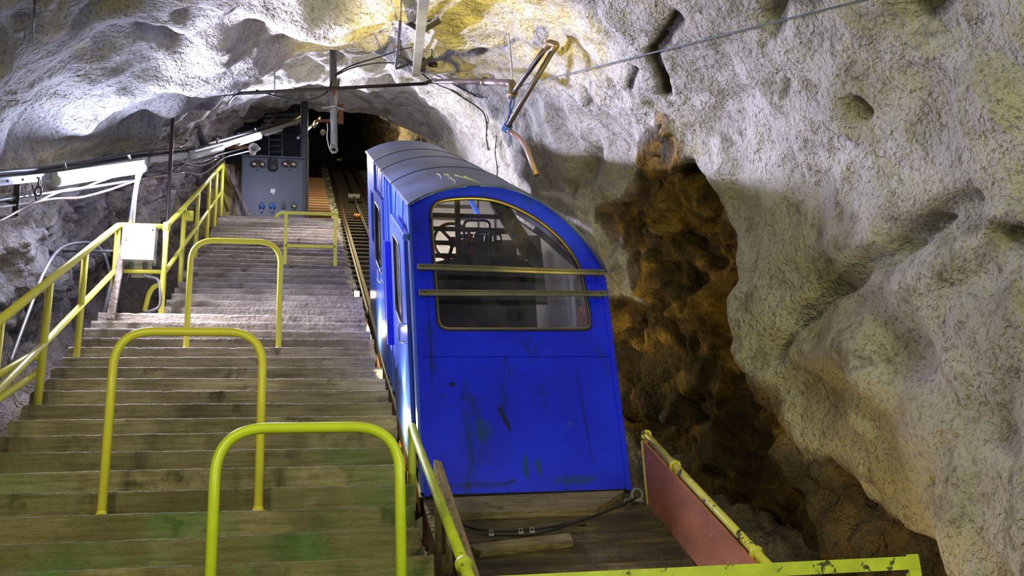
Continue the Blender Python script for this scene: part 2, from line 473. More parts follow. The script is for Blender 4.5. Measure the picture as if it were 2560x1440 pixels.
# ------------------------------------------------------------------ mesh helpers
class MB:
    def __init__(s):
        s.v = []; s.f = []; s.sm = []

    def add(s, vs, fs, smooth=False):
        o = len(s.v)
        s.v += [tuple(x) for x in vs]
        for f in fs:
            s.f.append(tuple(i + o for i in f)); s.sm.append(smooth)
        return s

    def box(s, c, size, ax=None):
        """box centred at c; ax = three unit axes"""
        c = Vector(c)
        X, Y, Z = [Vector(a) for a in ax] if ax else (Vector((1, 0, 0)), Vector((0, 1, 0)), Vector((0, 0, 1)))
        hx, hy, hz = size[0] / 2, size[1] / 2, size[2] / 2
        b = min(size) * .12
        b = min(b, .006)
        # chamfered box
        vs = []; idx = {}
        for sx in (-1, 1):
            for sy in (-1, 1):
                for sz in (-1, 1):
                    for k in range(3):
                        d = [hx, hy, hz]
                        d = [d[i] if i == k else d[i] - b for i in range(3)]
                        idx[(sx, sy, sz, k)] = len(vs)
                        vs.append(c + X * (sx * d[0]) + Y * (sy * d[1]) + Z * (sz * d[2]))
        fs = []
        q = ((-1, -1), (1, -1), (1, 1), (-1, 1))
        for k in range(3):
            i, j = (k + 1) % 3, (k + 2) % 3
            for sg in (-1, 1):
                loop = []
                for a, bb in q:
                    t = [0, 0, 0]; t[k] = sg; t[i] = a; t[j] = bb
                    loop.append(idx[(*t, k)])
                fs.append(tuple(loop if sg > 0 else loop[::-1]))
            for a in (-1, 1):          # edge chamfers along axis k
                for bb in (-1, 1):
                    l = []
                    for e in (-1, 1):
                        t = [0, 0, 0]; t[k] = e; t[i] = a; t[j] = bb
                        l.append((idx[(*t, i)], idx[(*t, j)]))
                    f = (l[0][0], l[1][0], l[1][1], l[0][1])
                    fs.append(f if a * bb < 0 else f[::-1])
        for sx in (-1, 1):
            for sy in (-1, 1):
                for sz in (-1, 1):
                    f = tuple(idx[(sx, sy, sz, k)] for k in range(3))
                    fs.append(f if sx * sy * sz > 0 else f[::-1])
        return s.add(vs, fs)

    def bar(s, a, b, w, h, up=(0, 0, 1)):
        a, b = Vector(a), Vector(b)
        Y = (b - a).normalized(); X = Y.cross(Vector(up)).normalized(); Z = X.cross(Y)
        return s.box((a + b) / 2, (w, (b - a).length, h), (X, Y, Z))

    def tube(s, pts, r, seg=12, cap=True):
        pts = [Vector(p) for p in pts]
        n = len(pts)
        rs = r if hasattr(r, '__len__') else [r] * n
        t0 = (pts[1] - pts[0]).normalized()
        ref = Vector((0, 0, 1)) if abs(t0.z) < .9 else Vector((1, 0, 0))
        N = t0.cross(ref).normalized()
        vs = []; prev = t0
        for i in range(n):
            if i == 0:
                t = t0
            elif i == n - 1:
                t = (pts[i] - pts[i - 1]).normalized()
            else:
                t = ((pts[i] - pts[i - 1]).normalized() + (pts[i + 1] - pts[i]).normalized())
                t = t.normalized() if t.length > 1e-6 else prev
            N = prev.rotation_difference(t) @ N
            N = (N - t * N.dot(t)).normalized(); B = t.cross(N); prev = t
            sc = 1.0
            if 0 < i < n - 1:
                c = (pts[i] - pts[i - 1]).normalized().dot(t)
                sc = 1.0
            for k in range(seg):
                an = 2 * math.pi * k / seg
                vs.append(pts[i] + (N * math.cos(an) + B * math.sin(an)) * rs[i] * sc)
        fs = [(i * seg + k, i * seg + (k + 1) % seg, (i + 1) * seg + (k + 1) % seg, (i + 1) * seg + k) for i in range(n - 1) for k in range(seg)]
        s.add(vs, fs, True)
        if cap:
            o = len(s.v) - len(vs)
            s.f.append(tuple(o + k for k in range(seg))[::-1]); s.sm.append(False)
            s.f.append(tuple(o + (n - 1) * seg + k for k in range(seg))); s.sm.append(False)
        return s

    def lathe(s, c, axis, prof, seg=24):
        """prof: list of (radius, distance along axis)"""
        c = Vector(c); A = Vector(axis).normalized()
        ref = Vector((0, 0, 1)) if abs(A.z) < .9 else Vector((1, 0, 0))
        N = A.cross(ref).normalized(); B = A.cross(N)
        vs = [c + A * h + (N * math.cos(2 * math.pi * k / seg) + B * math.sin(2 * math.pi * k / seg)) * max(r, 1e-4) for r, h in prof for k in range(seg)]
        fs = [(i * seg + k, i * seg + (k + 1) % seg, (i + 1) * seg + (k + 1) % seg, (i + 1) * seg + k) for i in range(len(prof) - 1) for k in range(seg)]
        s.add(vs, fs, True)
        return s

    def prism(s, poly, ext):
        poly = [Vector(p) for p in poly]; ext = Vector(ext); n = len(poly)
        vs = poly + [p + ext for p in poly]
        fs = [tuple(range(n))[::-1], tuple(range(n, 2 * n))] + [(i, (i + 1) % n, n + (i + 1) % n, n + i) for i in range(n)]
        return s.add(vs, fs)

    def build(s, name, mat, parent=None, **props):
        me = bpy.data.meshes.new(name)
        me.from_pydata([tuple(v) for v in s.v], [], s.f)
        bm = bmesh.new(); bm.from_mesh(me)
        for f, q in zip(bm.faces, s.sm):
            f.smooth = q
        bmesh.ops.recalc_face_normals(bm, faces=bm.faces)
        bm.to_mesh(me); bm.free()
        me.materials.append(MATS[mat])
        return link(name, me, parent, **props)


def link(name, me, parent=None, **props):
    o = bpy.data.objects.new(name, me); COL.objects.link(o)
    if parent is not None:
        # meshes are written in world coordinates: keep them there under a moved Empty
        o.parent = parent
        p = parent; off = Vector((0, 0, 0))
        while p is not None:
            off += p.location; p = p.parent
        me.transform(Matrix.Translation(-off)); me.update()
    for k, v in props.items():
        o[k] = v
    return o


def thing(name, loc, label, category, group=None):
    o = bpy.data.objects.new(name, None); COL.objects.link(o)
    o.location = loc; o.empty_display_size = .1
    o['label'] = label; o['category'] = category
    if group:
        o['group'] = group
    return o


def props(label, category, group=None):
    d = {'label': label, 'category': category}
    if group:
        d['group'] = group
    return d


def fillet(pts, r, n=7):
    pts = [Vector(p) for p in pts]; out = [pts[0]]
    for a, b, c in zip(pts, pts[1:], pts[2:]):
        u, w = (a - b).normalized(), (c - b).normalized()
        d = min(r, (a - b).length * .49, (c - b).length * .49)
        p0, p1 = b + u * d, b + w * d
        for k in range(n + 1):
            t = k / n
            out.append(p0 * (1 - t) ** 2 + b * 2 * t * (1 - t) + p1 * t * t)
    out.append(pts[-1])
    return out


def smooth_curve(pts, n=8):
    pts = [Vector(p) for p in pts]
    P = [pts[0] * 2 - pts[1]] + pts + [pts[-1] * 2 - pts[-2]]
    out = []
    for i in range(1, len(P) - 2):
        for k in range(n):
            t = k / n
            a, b, c, d = P[i - 1], P[i], P[i + 1], P[i + 2]
            out.append(.5 * ((2 * b) + (c - a) * t + (2 * a - 5 * b + 4 * c - d) * t * t + (3 * b - a - 3 * c + d) * t ** 3))
    out.append(pts[-1])
    return out


# ------------------------------------------------------------------ the cave: cross sections (x, z) at distances y, left foot -> roof -> right foot
SECT = {
    -7.0: [(-4.2, -6), (-4.2, -3.5), (-4.3, -1.5), (-4.2, .2), (-3.6, 1.8), (-2.2, 2.7), (-.3, 3.2), (1.4, 3.0), (2.6, 2.2), (3.4, 1), (3.6, -.8), (3.6, -3), (3.6, -6)],
    -3.0: [(-4, -4), (-4, -2.2), (-4.1, -.6), (-4, .9), (-3.3, 2.5), (-2, 3.4), (-.2, 3.7), (1.3, 3.5), (2.5, 2.8), (3.3, 1.6), (3.5, 0), (3.3, -2), (3.3, -4)],
    -1.0: [(-3.9, -2.5), (-3.9, -1), (-4, .2), (-3.9, 1.6), (-3.2, 3.1), (-1.9, 4), (-.2, 4.3), (1.3, 4.1), (2.4, 3.4), (3.1, 2.3), (3.35, 1), (3.15, -.5), (3.2, -2.5)],
    1.0: [(-3.8, -1.2), (-3.8, 0), (-3.75, 1.1), (-3.7, 2.2), (-3.2, 3.6), (-1.9, 4.45), (-.2, 4.8), (1.2, 4.75), (2.2, 4.2), (3.0, 3.4), (3.36, 2.3), (3.38, .8), (3.8, -.7)],
    2.4: [(-3.9, -.2), (-3.85, 1), (-3.75, 2.0), (-3.6, 3.0), (-3.0, 4.05), (-1.8, 4.65), (-.3, 5.0), (1.35, 5.1), (2.2, 4.6), (2.9, 3.85), (3.24, 2.8), (3.24, 1.4), (3.78, -.2)],
    3.0: [(-4.0, .2), (-3.9, 1.4), (-3.8, 2.3), (-3.6, 3.35), (-2.9, 4.3), (-1.65, 4.85), (-.35, 5.14), (1.4, 5.25), (2.2, 4.65), (2.85, 3.95), (3.62, 2.9), (3.9, 1.4), (4.0, 0)],
    3.5: [(-4.0, .5), (-3.85, 1.7), (-3.7, 2.6), (-3.55, 3.55), (-2.75, 4.45), (-1.5, 4.95), (-.25, 5.35), (1.45, 5.45), (2.2, 4.85), (2.85, 4.1), (3.55, 3.15), (3.85, 1.7), (4.0, .2)],
    4.2: [(-4.1, .9), (-3.8, 2.0), (-3.6, 2.9), (-3.45, 3.75), (-2.5, 4.62), (-1.2, 5.12), (-.1, 5.75), (1.5, 5.75), (2.2, 5.2), (2.78, 4.42), (3.1, 3.5), (3.35, 2.3), (3.5, .6)],
    5.5: [(-4.0, 1.7), (-3.6, 2.8), (-3.3, 3.8), (-3.05, 4.6), (-2.55, 5.4), (-1.2, 6.05), (0, 6.5), (1.1, 6.45), (1.8, 6.05), (2.4, 5.3), (2.88, 4.4), (3.15, 2.6), (3.2, 1.2)],
    8.0: [(-3.7, 3.1), (-3.4, 4.3), (-3.15, 5.3), (-2.8, 6.2), (-1.85, 7.0), (-1.1, 7.35), (-.4, 7.5), (.8, 7.55), (1.5, 7.3), (2.05, 6.8), (2.45, 5.9), (2.5, 4.6), (2.5, 2.9)],
    11.0: [(-3.4, 4.9), (-3.1, 6.1), (-2.85, 7.1), (-2.5, 7.9), (-1.8, 8.5), (-1.1, 8.85), (-.4, 9.0), (.7, 8.92), (1.3, 8.7), (1.85, 8.25), (2.2, 7.5), (2.35, 6.5), (2.4, 4.6)],
    14.0: [(-2.9, 6.6), (-2.7, 8), (-2.45, 8.8), (-2.15, 9.4), (-1.65, 10.0), (-1.2, 10.25), (-.8, 10.36), (.5, 10.33), (1.2, 10.15), (1.8, 9.7), (2.1, 9.0), (2.2, 8.3), (2.3, 6.4)],
    14.6: [(-3.2, 7.0), (-3.1, 8.4), (-3.0, 9.6), (-2.7, 10.5), (-2.0, 11.2), (-1.3, 11.5), (-.5, 11.6), (.6, 11.6), (1.3, 11.2), (1.9, 10.6), (2.15, 9.8), (2.25, 8.8), (2.3, 6.8)],
    16.0: [(-3.4, 7.8), (-3.3, 9.3), (-3.2, 10.5), (-2.9, 11.6), (-2.2, 12.3), (-1.4, 12.6), (-.4, 12.7), (.6, 12.6), (1.3, 12.2), (1.75, 11.5), (1.9, 10.6), (1.95, 9.6), (2, 7.6)],
    22.0: [(-3, 11.3), (-2.9, 13), (-2.8, 14.2), (-2.5, 15.2), (-1.9, 15.8), (-1.2, 16), (-.4, 16.1), (.6, 16), (1.3, 15.7), (1.7, 15), (1.9, 14), (1.95, 13), (2, 11.2)],
    36.0: [(-3, 19.4), (-2.9, 21.1), (-2.8, 22.3), (-2.5, 23.3), (-1.9, 23.9), (-1.2, 24.1), (-.4, 24.2), (.6, 24.1), (1.3, 23.8), (1.7, 23.1), (1.9, 22.1), (1.95, 21.1), (2, 19.3)],
}


def hermite(xk, yk, x):
    """monotone-ish cubic through (xk, yk); yk (n, m)"""
    n = len(xk)
    h = np.diff(xk)
    d = np.diff(yk, axis=0) / h[:, None]
    m = np.zeros_like(yk)
    m[0], m[-1] = d[0], d[-1]
    for i in range(1, n - 1):
        w1, w2 = 2 * h[i] + h[i - 1], h[i] + 2 * h[i - 1]
        same = d[i - 1] * d[i] > 0
        with np.errstate(divide='ignore', invalid='ignore'):
            hm = (w1 + w2) / (w1 / d[i - 1] + w2 / d[i])
        m[i] = np.where(same, hm, 0)
    i = np.clip(np.searchsorted(xk, x, side='right') - 1, 0, n - 2)
    t = (x - xk[i]) / h[i]
    t = t[:, None]
    H = h[i][:, None]
    return ((2 * t ** 3 - 3 * t ** 2 + 1) * yk[i] + (t ** 3 - 2 * t ** 2 + t) * H * m[i] + (-2 * t ** 3 + 3 * t ** 2) * yk[i + 1] + (t ** 3 - t ** 2) * H * m[i + 1])


def catmull(P, u):
    """P (rows, k, 2) sampled at u in 0..k-1"""
    k = P.shape[1]
    Q = np.concatenate([2 * P[:, :1] - P[:, 1:2], P, 2 * P[:, -1:] - P[:, -2:-1]], 1)
    i = np.clip(np.floor(u).astype(int), 0, k - 2); t = (u - i)[None, :, None]
    a, b, c, d = Q[:, i], Q[:, i + 1], Q[:, i + 2], Q[:, i + 3]
    return .5 * (2 * b + (c - a) * t + (2 * a - 5 * b + 4 * c - d) * t * t + (3 * b - a - 3 * c + d) * t ** 3)


def blur(F, k, it):
    for _ in range(it):
        for ax in (0, 1):
            c = np.cumsum(np.concatenate([np.repeat(np.take(F, [0], ax), k + 1, ax), F, np.repeat(np.take(F, [-1], ax), k, ax)], ax), ax)
            n = F.shape[ax]
            F = (np.take(c, np.arange(2 * k + 1, n + 2 * k + 1), ax) - np.take(c, np.arange(0, n), ax)) / (2 * k + 1)
    return F


def make_cave():
    ys = np.concatenate([np.arange(-7, -1.6, .12), np.arange(-1.6, 6.5, .021), np.arange(6.5, 14.8, .036), np.arange(14.8, 18, .07), np.arange(18, 36.01, .3)])
    yk = np.array(sorted(SECT)); PK = np.array([SECT[y] for y in yk])
    NU = 620
    u = np.linspace(0, 12, NU)
    sec = hermite(yk, PK.reshape(len(yk), -1), ys).reshape(len(ys), 13, 2)
    XZ = catmull(sec, u)
    G = np.zeros((len(ys), NU, 3))
    G[..., 0] = XZ[..., 0]; G[..., 2] = XZ[..., 1]; G[..., 1] = ys[:, None]
    tu = np.gradient(G, axis=1); tv = np.gradient(G, axis=0)
    N = np.cross(tv, tu); N /= np.linalg.norm(N, axis=-1, keepdims=True) + 1e-9
    # normals point into the cave
    P = G.reshape(-1, 3); N = N.reshape(-1, 3)
    mid = P - np.array([0, 0, 1.5]); mid[:, 1] = 0; mid[:, 2] = P[:, 2] - (S * P[:, 1] + 1.3); mid[:, 0] = P[:, 0]
    if (N * mid).sum(1).mean() > 0:
        N = -N
    y, x, z = P[:, 1], P[:, 0], P[:, 2]
    hgt = z - S * y
    ss = lambda a, b, t: np.clip((t - a) / (b - a), 0, 1) ** 2 * (3 - 2 * np.clip((t - a) / (b - a), 0, 1))
    wob = vnoise(P, 1.3, 5) * .35 + vnoise(P, 3.1, 6) * .15
    # bare rock: low on the left, around the recess on the right, in the throat and beyond
    left = ss(-1.2, -1.7, x) * ss(2.0, 1.45, hgt + wob) * ss(1.2, 2.0, y)
    left = np.maximum(left, ss(-1.4, -1.9, x) * ss(7.5, 8.8, y + wob) * ss(2.6, 2.0, hgt))
    rec = ss(2.2, 2.6, x) * ss(2.42, 2.62, y) * ss(5.6, 4.9, y + wob * 1.6) * ss(4.35, 4.0, z + wob * .5)
    low = ss(2.2, 2.6, x) * ss(2.0, 2.4, y) * ss(7.5, 6.5, y) * ss(.25, -.25, hgt - .2 + wob)
    foot = ss(2.2, 2.6, x) * ss(-.4, .9, y) * ss(-.35, -.75, hgt + wob * .5)
    far = ss(14.0, 14.5, y)
    ochre = np.maximum.reduce([rec, low, foot * .7, far * ss(.2, .8, x) * .7])
    raw = np.maximum.reduce([left, rec, low, foot, far])
    # sprayed concrete lumps
    amp = 1.0 - .42 * ss(.6, 2.0, x)
    D = (vnoise(P, .55, 1) * .17 + vnoise(P, 1.25, 2) * .10 + (.18 - np.abs(vnoise(P, .9, 3))) * .11
         + vnoise(P, 3.0, 4) * .040 + (.15 - np.abs(vnoise(P, 2.6, 8))) * .05) * amp + vnoise(P, 7.0, 9) * .013 + vnoise(P, 13.0, 10) * .007
    fv, fe = facets(P + vnoise(P, 2.0, 31)[:, None] * .12, .95, 40)
    fv = blur(fv.reshape(len(ys), NU), 3, 2).reshape(-1)
    D = D + fv * .26 * (1 - raw) * amp
    fs, _ = facets(P + vnoise(P, 3.0, 33)[:, None] * .08, 2.3, 45)
    D = D + blur(fs.reshape(len(ys), NU), 2, 2).reshape(-1) * .22 * (1 - raw)
    m = raw > .02
    if m.any():
        Pm = P[m] + np.stack([vnoise(P[m], 3, 51), vnoise(P[m], 3, 52), vnoise(P[m], 3, 53)], -1) * .05
        a1, e1 = facets(Pm, 2.2, 60)
        a2, e2 = facets(Pm, 6.0, 80)
        extra = a1 * .62 + a2 * .55 - np.clip(.08 - e1, 0, .08) * .4
        full = np.zeros(len(P)); full[m] = extra * raw[m]
        D += blur(full.reshape(len(ys), NU), 1, 1).reshape(-1)
    # quieter where things hang close to the rock
    quiet = 1 - .25 * ss(8, 10, y) * ss(14.5, 13.5, y)
    D *= quiet
    stain_shade = foot * .62
    # creases and hollows, shade painted into the dark hollows, and real dark patches
    px = to_px(P)
    front = px[:, 2] > .3
    Q0 = P.copy()

    def on_rock(q):
        d2 = (px[:, 0] - q[0]) ** 2 + (px[:, 1] - q[1]) ** 2
        c = np.where(front & (d2 < 30 ** 2))[0]
        if len(c) == 0:
            c = np.array([np.argmin(np.where(front, d2, 1e9))])
        near = c[px[c, 2] < px[c, 2].min() + .5]
        return Q0[near[np.argmin(d2[near])]]

    def crease(line, width, depth, dark=0.0, power=1.0):
        pts = [on_rock(q) for q in line]
        best = np.full(len(P), 9.0)
        lo = np.min(pts, 0) - .6; hi = np.max(pts, 0) + .6
        sel = np.where(((P > lo) & (P < hi)).all(1))[0]
        pp = P[sel] + np.stack([vnoise(P[sel], 2.5, 71), vnoise(P[sel], 2.5, 72), vnoise(P[sel], 2.5, 73)], -1) * .06
        bb = best[sel]
        for a, b in zip(pts, pts[1:]):
            ab = b - a; t = np.clip(((pp - a) @ ab) / (ab @ ab + 1e-9), 0, 1)
            bb = np.minimum(bb, np.linalg.norm(pp - a - t[:, None] * ab, axis=1))
        g = np.exp(-(bb / width) ** 2)
        D[sel] -= depth * g
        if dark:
            stain_shade[sel] = np.maximum(stain_shade[sel], dark * np.clip((g - .35) * 4, 0, 1))

    crease([(2430, 495), (2240, 615), (2080, 715), (1970, 810), (1925, 890)], .085, .22)
    crease([(2520, 560), (2330, 690), (2180, 790), (2060, 920)], .17, -.11)
    crease([(2060, 1190), (2170, 1285), (2330, 1390), (2440, 1470)], .07, .14)
    crease([(2160, 720), (2230, 850), (2330, 960), (2470, 1060)], .20, .12)
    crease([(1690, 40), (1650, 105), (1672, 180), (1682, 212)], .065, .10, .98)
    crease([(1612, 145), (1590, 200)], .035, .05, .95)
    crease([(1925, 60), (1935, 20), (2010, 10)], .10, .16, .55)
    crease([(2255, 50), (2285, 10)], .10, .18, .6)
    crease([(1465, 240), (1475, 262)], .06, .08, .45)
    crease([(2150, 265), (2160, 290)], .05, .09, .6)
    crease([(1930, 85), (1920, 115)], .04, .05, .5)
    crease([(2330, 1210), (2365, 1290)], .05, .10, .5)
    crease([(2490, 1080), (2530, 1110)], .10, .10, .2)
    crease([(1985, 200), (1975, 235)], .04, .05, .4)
    crease([(1780, 300), (1820, 260), (1900, 230)], .10, .08)
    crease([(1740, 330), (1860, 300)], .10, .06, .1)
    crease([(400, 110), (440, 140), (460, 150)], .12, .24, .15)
    crease([(250, 60), (310, 30)], .16, .22)
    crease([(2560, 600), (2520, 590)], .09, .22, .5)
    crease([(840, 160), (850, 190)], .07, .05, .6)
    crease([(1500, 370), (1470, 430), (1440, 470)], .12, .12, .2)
    crease([(620, 60), (640, 120), (720, 150)], .2, .14)
    Pn = P + N * D[:, None]
    return ys, NU, Pn.reshape(len(ys), NU, 3), raw, ochre, stain_shade


ys, NU, CAVE, RAW, OCHRE, STAIN_SHADE = make_cave()
RAW = RAW.reshape(len(ys), NU); OCHRE = OCHRE.reshape(len(ys), NU); STAIN_SHADE = STAIN_SHADE.reshape(len(ys), NU)


def grid_object(name, G, attrs, mat='cave_rock', **kw):
    a, b = G.shape[:2]
    me = bpy.data.meshes.new(name)
    idx = np.arange(a * b).reshape(a, b)
    F = np.stack([idx[:-1, :-1], idx[:-1, 1:], idx[1:, 1:], idx[1:, :-1]], -1).reshape(-1, 4)
    me.vertices.add(a * b); me.vertices.foreach_set('co', G.reshape(-1).astype(np.float32))
    me.loops.add(len(F) * 4); me.loops.foreach_set('vertex_index', F.reshape(-1).astype(np.int32))
    me.polygons.add(len(F)); me.polygons.foreach_set('loop_start', (np.arange(len(F)) * 4).astype(np.int32))
    me.polygons.foreach_set('loop_total', np.full(len(F), 4, np.int32))
    me.polygons.foreach_set('use_smooth', np.ones(len(F), bool))
    me.update(); me.validate()
    for k, v in attrs.items():
        at = me.attributes.new(k, 'FLOAT', 'POINT'); at.data.foreach_set('value', v.reshape(-1).astype(np.float32))
    me.materials.append(MATS[mat])
    o = bpy.data.objects.new(name, me); COL.objects.link(o)
    for k, v in kw.items():
        o[k] = v
    return o


cutL, cutR = int(NU * 4.55 / 12), int(NU * 7.6 / 12)
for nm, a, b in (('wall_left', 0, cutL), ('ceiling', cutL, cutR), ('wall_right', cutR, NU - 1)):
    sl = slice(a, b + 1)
    grid_object(nm, CAVE[:, sl], {'raw': RAW[:, sl], 'ochre': OCHRE[:, sl], 'stain_shade': STAIN_SHADE[:, sl]}, kind='structure')


def make_floor():
    gy = np.concatenate([np.arange(-7, 14, .06), np.arange(14, 36.2, .3)]); gx = np.arange(-4.6, 4.7, .06)
    X, Y = np.meshgrid(gx, gy); P = np.stack([X, Y, S * Y - 1.75], -1).reshape(-1, 3)
    f1, _ = facets(P, 2.0, 90); f2, _ = facets(P, 5.0, 95)
    P[:, 2] += f1 * .6 + f2 * .6 + vnoise(P, .6, 91) * .15
    side = np.clip((-2.0 - P[:, 0]) / 1.2, 0, 1)
    P[:, 2] += side * 1.35
    n = len(P)
    grid_object('floor', P.reshape(X.shape + (3,)), {'raw': np.ones(n), 'ochre': np.full(n, .35), 'stain_shade': np.full(n, .5)}, kind='structure')
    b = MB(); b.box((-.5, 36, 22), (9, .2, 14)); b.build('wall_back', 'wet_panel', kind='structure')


make_floor()
_v = CAVE.reshape(-1, 3)[::1]


def cave_bvh():
    st = 4
    G = CAVE[::st, ::st]; a, b = G.shape[:2]
    idx = np.arange(a * b).reshape(a, b)
    F = np.stack([idx[:-1, :-1], idx[:-1, 1:], idx[1:, 1:], idx[1:, :-1]], -1).reshape(-1, 4)
    return BVHTree.FromPolygons([tuple(v) for v in G.reshape(-1, 3)], [tuple(f) for f in F])


BVH = cave_bvh()


def hit(x, y, off=.02):
    """point on the rock seen at (x, y), lifted towards the room"""
    d = Vector(ray(x, y)).normalized()
    p, n, i, dist = BVH.ray_cast(Vector(CAM), d)
    if p is None:
        return atY(x, y, 3.0)
    return p - d * off

# ------------------------------------------------------------------ stairs
def make_stairs():
    st = thing('wooden_staircase', (-1.1, 0, 0), 'long flight of weathered wooden plank steps climbing into the mountain', 'stairs')
    rnd = random.Random(3)
    for n in range(-9, 41):
        xl = (-2.62 if n <= 17 else -2.06) + rnd.uniform(-.02, .03)
        if n < 17:
            xl += {4: -.02, 8: .02}.get(n, 0)
        xr = rnd.uniform(-.025, .03) - (.07 if n > 20 else 0) + (.02 if n < 8 else 0)
        y0, z1 = n * T, n * R
        th = R + .006
        K = 96
        vs, fs = [], []
        # profile from rear bottom over the nose: (dy, dz)
        prof = [(.30, -th), (.0, -th), (0, -.020), (.004, -.006), (.012, 0), (.30, 0)]
        j = [(rnd.uniform(-.006, .006), rnd.uniform(-.006, .006)) for _ in range(K + 1)]
        tilt = rnd.uniform(-.006, .006)
        for i in range(K + 1):
            x = xl + (xr - xl) * i / K
            nz = math.sin(x * 3 + n * 3.1) * .0018 + math.sin(x * 13 + n * 1.7) * .0010 + math.sin(x * 41 + n) * .0009 + rnd.uniform(-.0012, .0012)
            chipz = -.007 * max(0, math.sin(x * (5 + n % 5) + n * n * 2.3) - .96) / .04 if n % 4 == 1 else 0
            e = min(i, K - i) / K
            rc = 0.0
            if i == 0 and n < 12:
                rc = .02
            for a, b in prof:
                dz = (nz + tilt * (x + 1.3) / 1.3 + chipz) if b > -.05 else tilt * (x + 1.3) / 1.3
                dy = nz * .7 if a < .1 else 0
                vs.append((x, y0 + a + dy, z1 + b + dz - (rc if b > -.05 else 0)))
        m = len(prof)
        for i in range(K):
            for k in range(m):
                fs.append((i * m + k, i * m + (k + 1) % m, (i + 1) * m + (k + 1) % m, (i + 1) * m + k))
        fs.append(tuple(range(m))[::-1]); fs.append(tuple(K * m + k for k in range(m)))
        b = MB(); b.add(vs, fs); b.build('step', 'stair_wood', st)
    d = Vector((0, math.cos(ALPHA), math.sin(ALPHA)))
    for x, y0, y1 in ((-2.45, -2.2, 4.6), (-1.95, 4.7, 10.9), (-.18, -2.2, 10.9)):
        b = MB(); b.bar((x, y0 + .2, S * y0 - .16), (x, y1 + .2, S * y1 - .16), .07, .2); b.build('stringer', 'tie_wood', st)
    b = MB(); b.box((-1.41, 11.65, 40 * R - .05), (1.28, 1.1, .08)); b.build('top_landing', 'stair_wood', st)
    return st


make_stairs()


def tread(n):
    return n * T + .11, n * R


# ------------------------------------------------------------------ hoop barriers
def hoop(n, xl, xr, h, label, mat, r=.026, rad=.22):
    y, z = tread(n)
    top = z + h
    t = thing('hoop_barrier', ((xl + xr) / 2, y, z), label, 'barrier', 'bent tube barriers standing on the stairs')
    pts = fillet([(xl, y, z - .01), (xl, y, top), (xr, y, top), (xr, y, z - .01)], rad, 12)
    MB().tube(pts, r, 18).build('bent_tube', mat, t)
    for x in (xl, xr):
        MB().lathe((x, y, z), (0, 0, 1), [(.0, -.004), (r + .022, -.004), (r + .022, .006), (r + .004, .010), (r + .001, .03)], 20).build('foot_flange', mat, t)
    return t


_a = atY(250, 1333, tread(2)[0]); _b = atY(644, 1325, tread(2)[0])
hoop(2, _a.x, _b.x, 1.075, 'yellow bent tube hoop barrier second nearest, its feet seven steps below the next hoop', 'yellow_paint')
_a = atY(465, 865, tread(13)[0]); _b = atY(696, 868, tread(13)[0])
hoop(13, _a.x, _b.x, 1.06, 'yellow bent tube hoop barrier farthest up the steps, just below the short railing', 'yellow_paint')
_a = atY(531, 1330, tread(-3)[0]); _b = atY(1002, 1330, tread(-3)[0])
hoop(-3, _a.x, _b.x, 1.03, 'bright lime yellow hoop barrier nearest the viewer with paint chips along its top', 'yellow_green_paint', .025)


def top_railing():
    n = 26
    y, z = tread(n)
    a, b = atY(712, 670, y), atY(838, 672, y)
    h = atY(715, 532, y).z
    h2 = atY(775, 616, y).z
    e = atY(688, 541, y)
    t = thing('short_railing', ((a.x + b.x) / 2, y, z), 'short yellow railing with two posts and a mid bar across the upper steps', 'railing')
    rl = MB(); rl.tube(fillet([(e.x, y, e.z - .02), (e.x + .06, y, h), (b.x + .03, y, h)], .10, 8), .022, 14)
    rl.build('top_rail', 'yellow_paint', t)
    for x in (a.x, b.x):
        MB().box((x, y, (z + h) / 2), (.045, .03, h - z)).build('post', 'yellow_paint', t)
    MB().bar((a.x, y, h2), (b.x, y, h2), .03, .04).build('mid_rail', 'yellow_paint', t)


top_railing()


